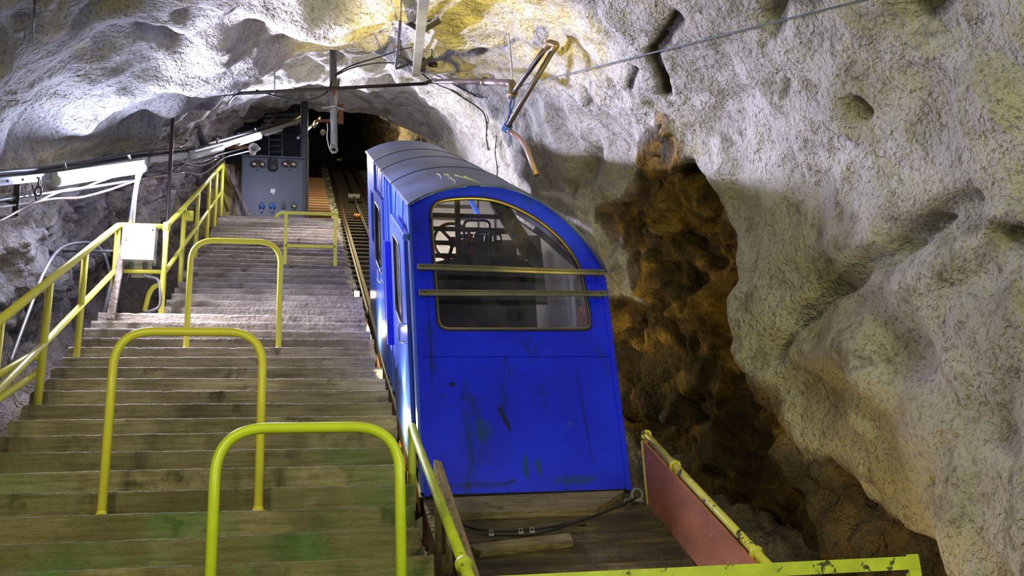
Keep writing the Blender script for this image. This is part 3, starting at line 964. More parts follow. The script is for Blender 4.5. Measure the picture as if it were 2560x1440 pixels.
# ------------------------------------------------------------------ handrails along the left edge
def handrails():
    XL = -2.53
    yl, zl = tread(17)
    top = atX(300, 577, -2.42)
    # lower flight
    t = thing('lower_handrail', (XL, tread(8)[0], tread(8)[1]), 'worn yellow tube handrail climbing the left side of the lower steps to the grey box', 'handrail')
    H = .98
    A = Vector((XL, yl, zl + H)); dirv = Vector((0, math.cos(ALPHA), math.sin(ALPHA)))
    P0 = A - dirv * 7.0
    MB().tube(fillet([P0, A, A + Vector((.12, 0, .0))], .05, 6), .031, 16).build('top_rail', 'yellow_paint', t, label='tube worn shiny along its upper edge')
    M = A - Vector((0, 0, .50))
    MB().tube([P0 - Vector((0, 0, .50)), M], .027, 14).build('mid_rail', 'yellow_paint', t)
    for n in (0, 4, 8, 12):
        y, z = tread(n)
        MB().tube([(XL, y, z - .02), (XL, y, z + H + (y - yl) * 0 - .02)], .028, 14).build('post', 'yellow_paint', t)
    MB().tube([(XL, yl, zl - .02), (XL, yl, zl + H)], .028, 14).build('post', 'yellow_paint', t)
    XR = atY(403, 778, yl).x
    MB().tube([A, (XR, yl, zl + H)], .026, 14).build('landing_rail', 'yellow_paint', t)
    MB().tube([M, (XR, yl, zl + H - .5)], .022, 14).build('landing_mid_rail', 'yellow_paint', t)
    # upper flight
    u = thing('upper_handrail', (XR, yl, zl), 'yellow handrail with six posts along the left of the narrower upper steps', 'handrail')
    yt, zt = tread(40)
    xt = atY(552, 537, yt).x
    hb = H + .03
    B0 = Vector((XR, yl, zl + H)); B1 = Vector((xt, yt, zt + hb))
    MB().tube([B0, B1, B1 + Vector((.05, .75, -.05)), ], .029, 16).build('top_rail', 'yellow_paint', u)
    MB().tube([B0 - Vector((0, 0, .52)), B1 - Vector((0, 0, .52)), B1 + Vector((.05, .75, -.57))], .024, 14).build('mid_rail', 'yellow_paint', u)
    for n in (17, 22, 27, 32, 36, 40):
        y, z = tread(n)
        x = XR + (xt - XR) * (y - yl) / (yt - yl)
        MB().tube([(x, y, z - .02), (x, y, z + hb - .01)], .029, 14).build('post', 'yellow_paint', u)
    MB().lathe((XR, yl, zl + H), (0, 0, 1), [(.0, -.05), (.036, -.05), (.038, -.045), (.038, .035), (.03, .042), (0, .042)], 16).build('elbow_joint', 'yellow_paint', u)
    y, z = tread(22)
    x = XR + (xt - XR) * (y - yl) / (yt - yl)
    MB().box((x + .06, y - .02, z + .86), (.10, .05, .13)).build('switch_box', 'yellow_paint', u, label='small yellow painted switch box near the top of a post')
    # rail loop low on the left
    y, z = tread(8)
    e0, e1 = atX(101, 895, XL - .05), atX(101, 921, XL - .05)
    q = thing('rail_loop', (XL - .08, y, e1.z), 'yellow looped tube rail ending behind the second post of the lower handrail', 'railing')
    a = atX(78, 889, XL - .1); b = atX(0, 935, XL - .12); c = atX(0, 991, XL - .12)
    d0 = (b - a); d1 = (c - e1)
    MB().tube(fillet([a + d0 * 2.2, a, e0 + Vector((0, .02, 0)), e1 + Vector((0, .05, 0)), e1 + d1 * 2.2], .06, 6), .026, 14).build('loop_tube', 'yellow_paint', q)
    # curved tube behind the landing
    p = [atY(362, 778, yl + .25), atY(372, 735, yl + .25), atY(384, 716, yl + .25), atY(404, 711, yl + .25)]
    o = MB().tube(fillet(p, .12, 6), .026, 14).build('curved_tube_rail', 'yellow_paint', None, **props('short curved yellow tube bent beside the landing under the grey box', 'railing'))
    # stay bar to the rock
    s0, s1 = hit(150, 628, .0), atX(291, 628, XL)
    o = MB().tube([s0, s1], .014, 10).build('stay_rod', 'grey_steel', None, **props('thin grey stay rod from the rock to the lower handrail', 'rod'))


handrails()


# ------------------------------------------------------------------ terminal box, its post, pipes and cables
def terminal_box():
    Y = tread(17)[0] - .10
    a, b = atY(308, 560, Y), atY(390, 566, Y)
    c, d = atY(302, 643, Y), atY(384, 657, Y)
    x0, x1 = (a.x + c.x) / 2, (b.x + d.x) / 2
    z0, z1 = (c.z + d.z) / 2, (a.z + b.z) / 2
    dp = .19
    t = thing('terminal_box', ((x0 + x1) / 2, Y + dp / 2, z0), 'plain brushed grey metal terminal box fixed to the yellow landing rail', 'electrical box')
    cx, cz, w, h = (x0 + x1) / 2, (z0 + z1) / 2, x1 - x0, z1 - z0
    MB().box((cx, Y + dp / 2 + .012, cz), (w - .012, dp, h - .012)).build('housing', 'aluminium_box', t)
    lid = MB().box((cx, Y, cz), (w, .024, h)).build('lid', 'aluminium_box', t)
    MB().lathe((x1 - .03, Y - .014, cz + h * .36), (0, -1, 0), [(0, .008), (.008, .006), (.01, 0)], 12).build('lock', 'dark_steel', lid)
    MB().lathe((x0 + .04, Y - .014, cz + .02), (0, -1, 0), [(0, .006), (.006, .004), (.008, 0)], 12).build('lock', 'dark_steel', lid)
    MB().box((cx + .02, Y + dp + .0, z0 - .06), (w * .62, .012, .13)).build('mounting_plate', 'aluminium_box', t)
    for k, xx in enumerate((cx - .08, cx + .06)):
        MB().lathe((xx, Y + .11, z0 + .005), (0, 0, -1), [(0, 0), (.022, 0), (.022, .02), (.017, .022), (.017, .045), (0, .045)], 14).build('cable_gland', 'grey_cable', t)
    # hanging cables
    g1 = Vector((cx + .06, Y + .11, z0 - .03)); g0 = Vector((cx - .08, Y + .11, z0 - .03))
    pts = [g1, g1 + Vector((.01, 0, -.10)), atY(395, 700, Y + .1), atY(401, 735, Y + .08), atY(399, 765, Y + .08), atY(380, 777, Y + .1), atY(362, 780, Y + .2)]
    MB().tube(smooth_curve(pts, 8), .016, 12).build('box_cable', 'grey_cable', None, **props('thick grey cable looping down from the metal terminal box to the landing', 'cable'))
    pts = [g0, g0 + Vector((-.005, .02, -.06)), g0 + Vector((-.05, .1, -.11)), g0 + Vector((-.10, .2, -.10))]
    MB().tube(smooth_curve(pts, 6), .015, 12).build('short_cable', 'grey_cable', None, **props('short grey cable curling behind the mounting plate under the terminal box', 'cable'))
    # conduit from the tray down to the box
    c0, c1 = atY(326, 556, Y + .12), atY(347, 420, Y + .12)
    MB().tube([c0 - Vector((0, 0, .02)), c1], .022, 14).build('conduit', 'grey_steel', None, **props('straight grey conduit pipe between the bright tube lamp and the terminal box', 'pipe'))
    MB().tube(smooth_curve([atY(335, 556, Y + .1), atY(340, 500, Y + .1), atY(347, 455, Y + .1), atY(357, 425, Y + .1), atY(358, 400, Y + .1)], 6), .009, 10).build('white_lamp_cable', 'white_cable', None, **props('thin white cable beside the conduit dropping from the lamp end to the box', 'cable'))
    # timber post
    n = 16
    y, z = tread(n)
    p0 = atY(275, 800, y); p1 = atY(309, 615, Y + .16)
    p1 = p0 + (p1 - p0) * 1.28
    MB().bar(p0, p1, .075, .045, (0, 1, 0)).build('timber_post', 'post_wood', None, **props('bare sawn timber post standing on the steps behind the terminal box', 'post'))
    q0 = atY(262, 775, Y + .35); q1 = atY(291, 665, Y + .35)
    MB().tube([q0 - (q1 - q0) * .4, q1 + (q1 - q0) * .4], .022, 12).build('conduit_tube', 'galvanized', None, **props('grey metal tube rising just left of the timber post', 'pipe'))
    # dark red pipe rising to the roof
    yy = Y + .65
    a, b, c = atY(402, 790, yy), atY(418, 560, yy), atY(434, 240, yy)
    MB().tube([a - Vector((0, 0, .6)), a, b, c + Vector((0, 0, .5))], .022, 12).build('riser_pipe', 'brown_pipe', None, **props('thin dark brown pipe rising from the landing past the lamps to the roof', 'pipe'))
    # loose grey hose over the handrail
    pts = [atX(20, 920, -2.75), atX(75, 770, -2.85), atX(110, 680, -2.95), (atX(150, 622, -3.0)), atX(200, 607, -2.95), atX(240, 612, -2.85), atX(262, 640, -2.75), atX(276, 690, -2.7)]
    MB().tube(smooth_curve(pts, 8), .016, 12).build('grey_hose', 'grey_cable', None, **props('grey hose arching over the lower handrail in front of the rough rock', 'hose'))


terminal_box()

# ------------------------------------------------------------------ the blue car
DEC = -.70                                     # deck height against the stair line
D = Vector((0, math.cos(ALPHA), math.sin(ALPHA)))
DN = Vector((0, -math.sin(ALPHA), math.cos(ALPHA)))
LEAN = math.radians(9)
F0 = on_slope(1061, 1242, DEC)
FN = Vector((0, -math.cos(LEAN), math.sin(LEAN)))
FU = Vector((0, math.sin(LEAN), math.cos(LEAN)))


def fp(x, y, d=0.0):
    return on_plane(x, y, F0 + D * d, FN)


def plate(outer, holes, nrm, th):
    """flat plate with holes; outer and holes are rings of points, nrm the way it faces"""
    bm = bmesh.new(); es = []
    rings = [outer] + list(holes)
    for ring in rings:
        vs = [bm.verts.new(p) for p in ring]
        es += [bm.edges.new((vs[i], vs[(i + 1) % len(vs)])) for i in range(len(vs))]
    bmesh.ops.triangle_fill(bm, edges=es, use_beauty=True, use_dissolve=False)
    bm.verts.index_update()
    vs = [v.co.copy() for v in bm.verts]
    fs = [tuple(v.index for v in f.verts) for f in bm.faces]
    bm.free()
    m = MB(); n = len(vs)
    back = [v - Vector(nrm) * th for v in vs]
    m.add(vs + back, fs + [tuple(i + n for i in f[::-1]) for f in fs])
    o = 0
    for ring in rings:
        k = len(ring)
        m.add([], [])
        m.f += [(o + i, o + (i + 1) % k, o + n + (i + 1) % k, o + n + i) for i in range(k)]; m.sm += [False] * k
        o += k
    return m


def ring_round(pts, r, n=5):
    """close a polygon with rounded corners"""
    pts = [Vector(p) for p in pts]; out = []
    k = len(pts)
    for i in range(k):
        a, b, c = pts[i - 1], pts[i], pts[(i + 1) % k]
        rr = r[i] if hasattr(r, '__len__') else r
        u, w = (a - b), (c - b)
        d = min(rr, u.length * .45, w.length * .45)
        p0, p1 = b + u.normalized() * d, b + w.normalized() * d
        for j in range(n + 1):
            t = j / n
            out.append(p0 * (1 - t) ** 2 + b * 2 * t * (1 - t) + p1 * t * t)
    return out


def car():
    t = thing('funicular_car', F0, 'blue funicular car with an arched roof standing on the steep track beside the stairs', 'funicular car')
    L = 6.1
    topa = [(1027, 512), (1050, 499), (1085, 484), (1130, 472), (1190, 466), (1250, 470), (1300, 482), (1350, 506), (1400, 543), (1440, 582), (1475, 624), (1500, 663)]
    top = smooth_curve([fp(*q) for q in topa], 3)
    BL, BR, SH = fp(1061, 1242), fp(1578, 1226), fp(1513, 695)
    seamL, seamR = fp(1045, 892), fp(1533, 891.5)
    win = smooth_curve([fp(*q) for q in ((1078, 560), (1077, 530), (1088, 509), (1115, 500), (1155, 496), (1195, 496), (1240, 502), (1290, 520), (1340, 547), (1385, 582), (1420, 620), (1446, 662), (1458, 700), (1466, 745), (1474, 790))], 3)
    win += ring_round([fp(1474, 790), fp(1477, 824), fp(1100, 824), fp(1084, 760)], [.0, .075, .075, 0])[6:18]
    # --- front
    upper = top + [SH, seamR + FU * .003, seamL + FU * .003]
    up = plate(upper, [win], FN, .035).build('front_upper_panel', 'blue_paint', t)
    plate([seamL - FU * .003, seamR - FU * .003, BR, BL], [], FN, .035).build('front_lower_panel', 'blue_paint', t)
    MB().box((seamL + seamR) / 2 - FN * .03, ((seamR - seamL).length, .02, .06), (Vector((1, 0, 0)), FN, FU)).build('seam_strip', 'black_rubber', t)
    # rivets
    for x, y in ((1545, 875), (1548, 905), (1556, 973), (1563, 1040), (1570, 1112), (1573, 1165), (1063, 878), (1070, 955), (1072, 1000), (1062, 1050), (1072, 1120), (1535, 800)):
        MB().lathe(fp(x - 10 if x > 1500 else x + 6, y), FN, [(.011, 0), (.010, .003), (.006, .006), (0, .007)], 10).build('rivet', 'blue_paint_deep', up)
    # corner strips
    for a, b, c in ((BL, fp(1027, 512), 1), (BR, SH, -1)):
        MB().bar(a + Vector((.018 * c, 0, 0)) + FN * .002, b + Vector((.018 * c, 0, 0)) + FN * .002, .045, .012, FN).build('corner_strip', 'blue_paint', t)
    # window: rubber seal, gold bead, pane
    ring = MB(); ring.tube(win + [win[0], win[1]], .016, 10, False); wf = ring.build('window_seal', 'black_rubber', t)
    cen = sum((Vector(p) for p in win), Vector()) / len(win)
    MB().tube([p + (cen - p).normalized() * .010 + FN * .010 for p in win + [win[0], win[1]]], .0055, 8, False).build('gold_bead', 'gold_trim', wf, label='thin gold bead in the black seal')
    plate([p - FN * .012 for p in win], [], FN, .005).build('window_pane', 'window_glass', t)
    # guard rails across the window
    for (a, b) in (((1041, 677), (1506, 692)), ((1045, 742), (1511, 744))):
        A, B = fp(*a) + FN * .07, fp(*b) + FN * .07
        d = (B - A).normalized(); w = .052
        prof = [(-.5, 0), (-.5, .3), (-.28, .5), (-.2, .5), (-.12, .25), (.12, .25), (.2, .5), (.28, .5), (.5, .3), (.5, 0)]
        U2 = FN.cross(d).normalized()
        g = MB().prism([A + U2 * (p * w) + FN * (q * w * .8) for p, q in prof], B - A).build('guard_rail', 'guard_steel', t)
        for p in (A + d * .05, B - d * .05):
            MB().lathe(p + FN * w * .2, FN, [(.007, 0), (.007, .004), (0, .004)], 10).build('bolt', 'black_rubber', g)
            MB().bar(p - FN * .075, p, .03, .012, U2).build('bracket', 'guard_steel', g)
    # --- roof
    over = .05
    m = MB()
    cen2 = (BL + BR) / 2 + FU * .9
    path = [fp(1024, 516)] + top + [fp(1508, 680)]
    outv = []
    for i, p in enumerate(path):
        a, b = path[max(0, i - 1)], path[min(len(path) - 1, i + 1)]
        tn = (b - a).normalized(); nn = tn.cross(FN).normalized()
        if nn.dot(p - cen2) < 0:
            nn = -nn
        outv.append(nn)
    segs = [(-over / L, .27), (.27, .50), (.50, .70), (.70, 1.008)]
    for si, (s0, s1) in enumerate(segs):
        m = MB(); n = len(path); vs = []
        lift = .003 * (3 - si)
        for s in (s0 - (.006 if si else 0), s1):
            for p, nn in zip(path, outv):
                vs.append(p + D * (s * L) + nn * (.004 + lift)); vs.append(p + D * (s * L) + nn * (.022 + lift))
        fs = []
        for i in range(n - 1):
            a = 2 * i
            fs += [(a + 1, a + 3, 2 * n + a + 3, 2 * n + a + 1), (a, 2 * n + a, 2 * n + a + 2, a + 2), (a, a + 2, a + 3, a + 1), (2 * n + a, 2 * n + a + 1, 2 * n + a + 3, 2 * n + a + 2)]
        fs += [(0, 1, 2 * n + 1, 2 * n), (2 * n - 2, 4 * n - 2, 4 * n - 1, 2 * n - 1)]
        m.add(vs, fs, False)
        o = m.build('roof_sheet', 'roof_sheet', t)
        if si:
            MB().tube([p + D * (s0 * L) + nn * (.026 + lift) for p, nn in zip(path, outv)], .006, 8).build('roof_seam', 'dark_steel', t)
        if si == 0:
            rs = o
    # pale scratches on the front roof sheet
    def roof_pt(x, y):
        d0 = Vector(ray(x, y))
        best = None
        for i in range(len(path) - 1):
            a, b = path[i] + outv[i] * .036, path[i + 1] + outv[i + 1] * .036
            nn = (b - a).cross(D).normalized()
            k = (a - Vector(CAM)).dot(nn) / d0.dot(nn)
            p = Vector(CAM) + d0 * k
            s = (p - a).dot((b - a).normalized()) / (b - a).length
            if -.02 <= s <= 1.02 and (best is None or k < best[0]):
                # account for the lean: only take points on this strip
                best = (k, p)
        return best[1] if best else fp(x, y)
    for line in (((1093, 434), (1100, 437), (1103, 447)), ((1112, 436), (1120, 447), (1124, 442), (1136, 458)), ((1119, 436), (1132, 449), (1138, 452), (1137, 461)), ((1138, 438), (1165, 447), (1188, 457)), ((1160, 441), (1195, 456), (1212, 463))):
        MB().tube([roof_pt(*q) for q in line], .0022, 6).build('paint_scratch', 'scratch_white', rs, label='pale scratch on the roof')
    # --- left side
    TL = fp(1027, 512)
    E = (TL - BL); Eu = E.normalized()
    SNn = D.cross(Eu).normalized()
    if SNn.x > 0:
        SNn = -SNn

    def sp(x, y, off=0.0):
        return on_plane(x, y, BL + SNn * off, SNn)

    def sd(d, u, off=0.0):            # metres along the car and up its side
        return BL + D * d + Eu * u + SNn * off
    H = E.length

    def side_win(d0, d1, u0, u1, off):
        return ring_round([sd(d0, u0, off), sd(d1, u0, off), sd(d1, u1, off), sd(d0, u1, off)], .12, 6)
    w1 = (.75, 1.45, 1.18, 2.02); w2 = (3.15, 4.0, 1.18, 2.02); w3 = (4.65, 5.5, 1.2, 2.0)
    plate([sd(0, 0), sd(L, 0), sd(L, H), sd(0, H)], [side_win(w1[0] - .1, w1[1] + .1, w1[2] - .1, w1[3] + .05, 0), side_win(*w2, 0), side_win(*w3, 0)], SNn, .03).build('left_side', 'blue_paint_side', t)
    # doors
    for k, (d0, d1, u0, u1, w, off) in enumerate(((.34, 1.75, .06, 2.18, w1, .045), (2.85, 4.25, .06, 2.18, w2, .045))):
        dr = plate([sd(d0, u0, off), sd(d1, u0, off), sd(d1, u1, off), sd(d0, u1, off)], [side_win(*w, off)], SNn, .03).build('sliding_door', 'blue_paint_side', t)
        rr = side_win(*w, off)
        MB().tube(rr + [rr[0], rr[1]], .012, 8, False).build('door_window_seal', 'black_rubber', dr)
        plate([p - SNn * .012 for p in rr], [], SNn, .004).build('door_pane', 'window_glass', dr)
        c = sd(d0 + .17, 1.12, off)
        MB().tube(fillet([c, c + SNn * .055, c + SNn * .055 + Eu * .17, c + Eu * .17], .03, 6), .009, 10).bar(c - D * .05 + SNn * .006, c + D * .12 + SNn * .006, .012, .02, SNn).build('door_handle', 'chrome', dr, label='chrome bow handle')
        if k == 0:
            MB().bar(sd(.0, u1 + .06, .055), sd(1.30, u1 + .06, .055), .055, .05, SNn).build('door_track', 'blue_paint_side', t)
        for q in (.35, 1.1):
            MB().bar(sd(d0 - .2 + q, u1 + .02, .04), sd(d0 - .2 + q, H - .02, .02), .02, .010, SNn).build('track_hanger', 'blue_paint_side', t)
    # corner post and mullions in front of the doors
    MB().bar(sd(.045, 0, .012), sd(.045, H - .01, .012), .085, .03, SNn).build('corner_post', 'blue_paint_side', t)
    MB().bar(sd(.235, .02, .006), sd(.235, H - .06, .006), .10, .012, SNn).build('door_gap', 'black_rubber', t)
    for d in (2.05, 2.45, 2.72, 4.4):
        MB().bar(sd(d, .02, .012), sd(d, H - .05, .012), .09, .03, SNn).build('side_rib', 'blue_paint_side', t)
    # box standing off the side beside the front door
    a, b = sp(977, 600, .03), sp(985, 862, .03)
    MB().box((a + b) / 2 + SNn * .035, (.09, .07, (a - b).length), (D, SNn, Eu)).build('side_box', 'blue_paint_deep', t)
    # bottom skirt: blue kick strip and steel frame
    MB().bar(sd(-.0, -.06, .02), sd(L, -.06, .02), .05, .12, DN).build('sill', 'dark_steel', t)
    # --- other walls, floor and end
    XR = Vector((BR.x - BL.x, BR.y - BL.y, BR.z - BL.z))
    rtop = SH - BR
    plate([BR, BR + D * L, SH + D * L, SH], [], Vector((1, 0, 0)), .03).build('right_side', 'blue_paint_side', t)
    ww = [p + D * L for p in win]
    plate([p + D * L for p in top] + [SH + D * L, BR + D * L, BL + D * L], [ww], FN, .03).build('rear_panel', 'blue_paint', t)
    plate([BL + DN * .01, BL + D * L + DN * .01, BR + D * L + DN * .01, BR + DN * .01], [], DN, .05).build('floor_plate', 'dark_steel', t)
    # --- inside
    ins = .05
    plate([BR + D * .3 - Vector((ins, 0, 0)) + FU * .1, BR + D * (L - .3) - Vector((ins, 0, 0)) + FU * .1, SH + D * (L - .3) - Vector((ins, 0, 0)), SH + D * .3 - Vector((ins, 0, 0))], [], Vector((-1, 0, 0)), .01).build('right_lining', 'grey_panel', t)
    plate([fp(1440, 815, .25), fp(1472, 812, .12), fp(1470, 752, .12), fp(1446, 770, .25)], [], FN, .01).build('lining_patch', 'brown_kickboard', t)
    A, B = fp(1338, 572, .5), fp(1448, 668, .15)
    MB().bar(A, B, .05, .05).build('grab_rail', 'galvanized', t)
    MB().bar(fp(1330, 590, 1.2), fp(1348, 760, 1.2), .16, .03, FN).build('grey_stanchion', 'grey_panel', t)
    MB().bar(fp(1240, 500, 1.0), fp(1330, 640, 1.0), .16, .05, FN).build('dark_brace', 'black_rubber', t)
    # window bars of the driver's bulkhead
    for y0, x1 in ((537, 1268), (571, 1284), (606, 1298), (638, 1310)):
        MB().bar(fp(1070, y0, .9), fp(x1, y0 + 6, .9), .03, .045, FN).build('bulkhead_bar', 'black_rubber', t)
    MB().bar(fp(1142, 492, .88), fp(1147, 640, .88), .05, .03, FN).build('bulkhead_post', 'black_rubber', t)
    lo = [fp(1086, 655, 1.0), fp(1160, 640, 1.0), fp(1300, 640, 1.0), fp(1335, 668, 1.0), fp(1345, 840, 1.0), fp(1090, 840, 1.0)]
    plate(lo, [], FN, .03).build('bulkhead_panel', 'seat_dark', t)
    c = fp(1133, 605, 1.3)
    wh = MB(); rr = []
    for k in range(33):
        an = 2 * math.pi * k / 32
        rr.append(c + Vector((1, 0, 0)) * math.cos(an) * .19 + FU * math.sin(an) * .21)
    wh.tube(rr, .016, 10, False)
    for an in (2.3, 4.4, .2):
        wh.tube([c, c + Vector((1, 0, 0)) * math.cos(an) * .19 + FU * math.sin(an) * .21], .017, 8)
    wh.lathe(c, FN, [(0, -.02), (.05, -.02), (.05, .02), (0, .03)], 16)
    wh.build('hand_wheel', 'red_paint', t, label='red spoked hand wheel')
    for (x0, x1, y0, y1, d) in ((1160, 1224, 551, 640, 1.6), (1186, 1234, 581, 660, 1.9), (1213, 1252, 583, 660, 2.0), (1236, 1288, 582, 650, 1.7)):
        MB().tube(fillet([fp(x0, y1, d), fp(x0, y0, d), fp(x1, y0, d), fp(x1, y1, d)], .07, 6), .014, 10).build('seat_hoop', 'dark_steel', t)
    for (x0, x1, y0, y1, d) in ((1148, 1232, 585, 700, 2.2), (1232, 1292, 600, 700, 2.0)):
        plate(ring_round([fp(x0, y1, d), fp(x0, y0, d), fp(x1, y0, d), fp(x1, y1, d)], .04), [], FN, .06).build('seat_back', 'seat_dark', t)
    MB().bar(fp(1170, 488, 2.6), fp(1200, 545, 2.6), .05, .04, FN).build('blue_brace', 'blue_paint_side', t)
    # cream panel added in place of the bright steps seen through the car
    plate([fp(1050, 820, 3.2), fp(1300, 820, 3.2), fp(1290, 505, 3.2), fp(1050, 480, 3.2)], [], FN, .03).build('cream_stand_in', 'cream_panel', t)
    for x in (1194, 1236):
        MB().bar(fp(x, 495, 3.17), fp(x + 4, 700, 3.17), .012, .006, FN).build('stand_in_joint', 'black_rubber', t)
    for y in (517, 547):
        MB().bar(fp(1060, y, 3.12), fp(1180, y + 3, 3.12), .02, .012, FN).build('stand_in_slat', 'brass_fitting', t)
    # --- underframe, visible in the gap beside the steps
    uf = MB()
    uf.bar(sd(-.05, -.30, -.06), sd(L, -.30, -.06), .06, .16, DN)
    uf.build('frame_beam', 'dark_steel', t)
    for d in (.2, .9, 1.6, 2.4, 3.4, 4.4):
        MB().bar(sd(d, -.16, .02), sd(d, -.46, .02), .05, .05, SNn).build('frame_bracket', 'rusty_steel', t)
    for d in (.55, 4.6):
        MB().lathe(sd(d, -.52, -.10), Vector((1, 0, 0)), [(0, -.05), (.14, -.05), (.14, -.02), (.17, -.02), (.17, .0), (.05, .01), (.04, .06), (0, .06)], 24).build('wheel', 'dark_steel', t)
    lamp('car_inside_fill', 'POINT', tuple((BL + BR) / 2 + D * 2.3 + FU * 1.95 + Vector((-.1, 0, 0))), 45, (1.0, .9, .72), .08)  # fill light added to brighten the cream panel inside
    return t


car()


# ------------------------------------------------------------------ flat wagon in front of the car
def wagon():
    xl, xr = F0.x - .02, on_slope(1612, 1255, DEC).x
    y1 = F0.y - .03

    def P(x, y, h=0.0):
        return Vector((x, y, S * y + DEC)) + DN * h
    t = thing('flat_wagon', P((xl + xr) / 2, 1, -.2), 'flat cargo wagon with a dirty plank deck coupled below the blue car', 'wagon')
    y = y1; k = 0
    while y > -1.0:
        w = .235
        MB().box(P((xl + xr) / 2, y - w / 2, -.025), (xr - xl, w / math.cos(ALPHA) - .008, .05), (Vector((1, 0, 0)), D, DN)).build('deck_plank', 'deck_wood', t)
        y -= w; k += 1
    for x in (xl + .05, xr - .05):
        MB().bar(P(x, y1, -.14), P(x, -1.0, -.14), .08, .18, DN).build('side_beam', 'rusty_steel', t)
    # red side board with its yellow pipe
    a, b = atX(1605, 1101, xr), atX(1900, 1425, xr)
    bd = (b - a).normalized()
    b = a + bd * ((b - a).length + .5)
    lo0, lo1 = P(xr, a.y, .015), P(xr, b.y, .015)
    MB().prism([lo0, lo1, b, a], (.022, 0, 0)).build('side_board', 'red_board', t, label='scuffed red brown side board')
    off = Vector((.045, 0, .035))
    p0, p1 = a + off - bd * .03, b + off
    pipe = MB().tube([p0, p1], .027, 18).build('side_pipe', 'yellow_paint_flaking', t, label='yellow pipe along the side board')
    for s in (.01, .62, 1.93):
        c = p0 + bd * s
        MB().lathe(c, bd, [(.028, -.014), (.041, -.012), (.043, 0), (.041, .012), (.028, .014)], 20).build('collar', 'yellow_paint_flaking', pipe)
        MB().bar(c - Vector((0, 0, .03)), c - Vector((.03, 0, .17)), .03, .012, (1, 0, 0)).build('bracket', 'yellow_paint', pipe)
    MB().bar(Vector((xr + .01, a.y + .01, lo0.z)), Vector((xr + .01, a.y + .01, a.z)), .03, .03, (0, 1, 0)).build('stake', 'yellow_paint', t)
    # left side board
    xb = .175
    a2, b2 = atX(1083, 1150, xb), atX(1172, 1432, xb)
    d2 = (b2 - a2).normalized(); b2 = b2 + d2 * .3
    MB().prism([P(xb, a2.y, -.04), P(xb, b2.y, -.04), b2, a2], (.03, 0, 0)).build('left_side_board', 'side_wood', t, label='yellowed wooden board on the stair side')
    MB().bar(a2 + Vector((.04, 0, -.02)), b2 + Vector((.04, 0, -.02)), .025, .03).build('edge_strip', 'gold_trim', t)
    for s in (.5, .95, 1.4):
        c = a2 + d2 * s - Vector((.012, 0, .14))
        MB().bar(c + Vector((0, 0, .1)), c - Vector((0, 0, .2)), .05, .012, (1, 0, 0)).build('strap', 'dark_steel', t)
    # brackets and rusty planks in the gap beside the steps
    for q, Y in (((1048, 1312), .60), ((1050, 1388), .20)):
        c = atY(*q, Y)
        m = MB().prism([c + Vector((-.06, 0, 0)), c + Vector((.02, 0, .05)), c + Vector((.02, 0, -.09))], (0, .02, 0))
        m.build('step_bracket', 'dark_steel', t)
    for q0, q1, X in (((1028, 1180), (1048, 1300), .12), ((1040, 1330), (1062, 1436), .14)):
        a, b = atX(*q0, X), atX(*q1, X)
        MB().bar(a, b, .02, .14).build('rusty_plate', 'rusty_steel', t)
    # loose battens
    def batten(quad, h, lb):
        q = [on_slope(x, y, DEC + h) for x, y in quad]
        MB().prism([v - DN * h for v in q], DN * h).build('deck_batten', 'batten_wood', None, **props(lb, 'timber'))
    batten(((1112, 1244), (1560, 1226), (1492, 1272), (1132, 1285)), .055, 'wide timber board lying on the deck right under the front of the blue car')
    batten(((1168, 1362), (1424, 1332), (1434, 1352), (1200, 1378)), .05, 'short timber batten lying on the dirty wagon deck')
    # wire rope with clips
    h = DEC + .03
    pts = [on_slope(1138, 1302, h), on_slope(1165, 1315, h), on_slope(1205, 1324, h), on_slope(1290, 1326, h), on_slope(1380, 1316, h), on_slope(1420, 1308, h), on_slope(1465, 1312, h)]
    t2 = thing('wire_rope', pts[0], 'thin dark wire rope lying slack across the wagon deck to the shackle', 'rope')
    MB().tube(smooth_curve(pts, 8), .008, 8).build('slack_strand', 'dark_steel', t2)
    sh = on_slope(1592, 1244, DEC + .10)
    pts = [on_slope(1230, 1336, h), on_slope(1340, 1334, h), on_slope(1430, 1308, h + .01), on_slope(1500, 1284, h + .04), on_slope(1560, 1260, h + .08), sh]
    MB().tube(smooth_curve(pts, 8), .009, 8).build('taut_strand', 'dark_steel', t2)
    for q in ((1228, 1337), (1302, 1332), (1330, 1330), (1566, 1258), (1580, 1250)):
        c = on_slope(*q, h + (.06 if q[0] > 1500 else .01))
        MB().tube(fillet([c + Vector((-.012, 0, -.012)), c + Vector((-.012, 0, .03)), c + Vector((.012, 0, .03)), c + Vector((.012, 0, -.012))], .012, 5), .006, 8).box(c, (.04, .02, .018)).build('rope_clip', 'grey_steel', t2)
    s = thing('shackle', sh, 'rusty steel shackle at the foot of the red side board', 'shackle')
    ring = [sh + Vector((math.cos(a) * .042, -.01, math.sin(a) * .042 + .02)) for a in [2 * math.pi * k / 20 for k in range(21)]]
    MB().tube(ring, .014, 10, False).build('bow', 'grey_steel', s)
    MB().tube([sh + Vector((-.05, -.01, -.02)), sh + Vector((.05, -.01, -.02))], .014, 10).build('pin', 'grey_steel', s)
    # handrail on the stair side of the wagon
    X = .085
    a = atX(1036, 1088, X); b = atX(1168, 1432, X)
    dd = (b - a).normalized(); b = b + dd * .25
    base = atX(1020, 1436, X); legtop = a - dd * .08
    y = legtop.y + .09
    r = thing('bent_handrail', (X, y, S * y - .9), 'flaking yellow green bent handrail sloping down beside the nearest hoop', 'handrail')
    leg = [Vector((X, y, S * y - 1.1)), Vector((X, y, legtop.z + .075)), a + dd * .12, b]
    MB().tube(fillet(leg, .09, 10), .027, 16).build('bent_tube', 'yellow_green_flaking', r)
    e = atX(1160, 1412, X)
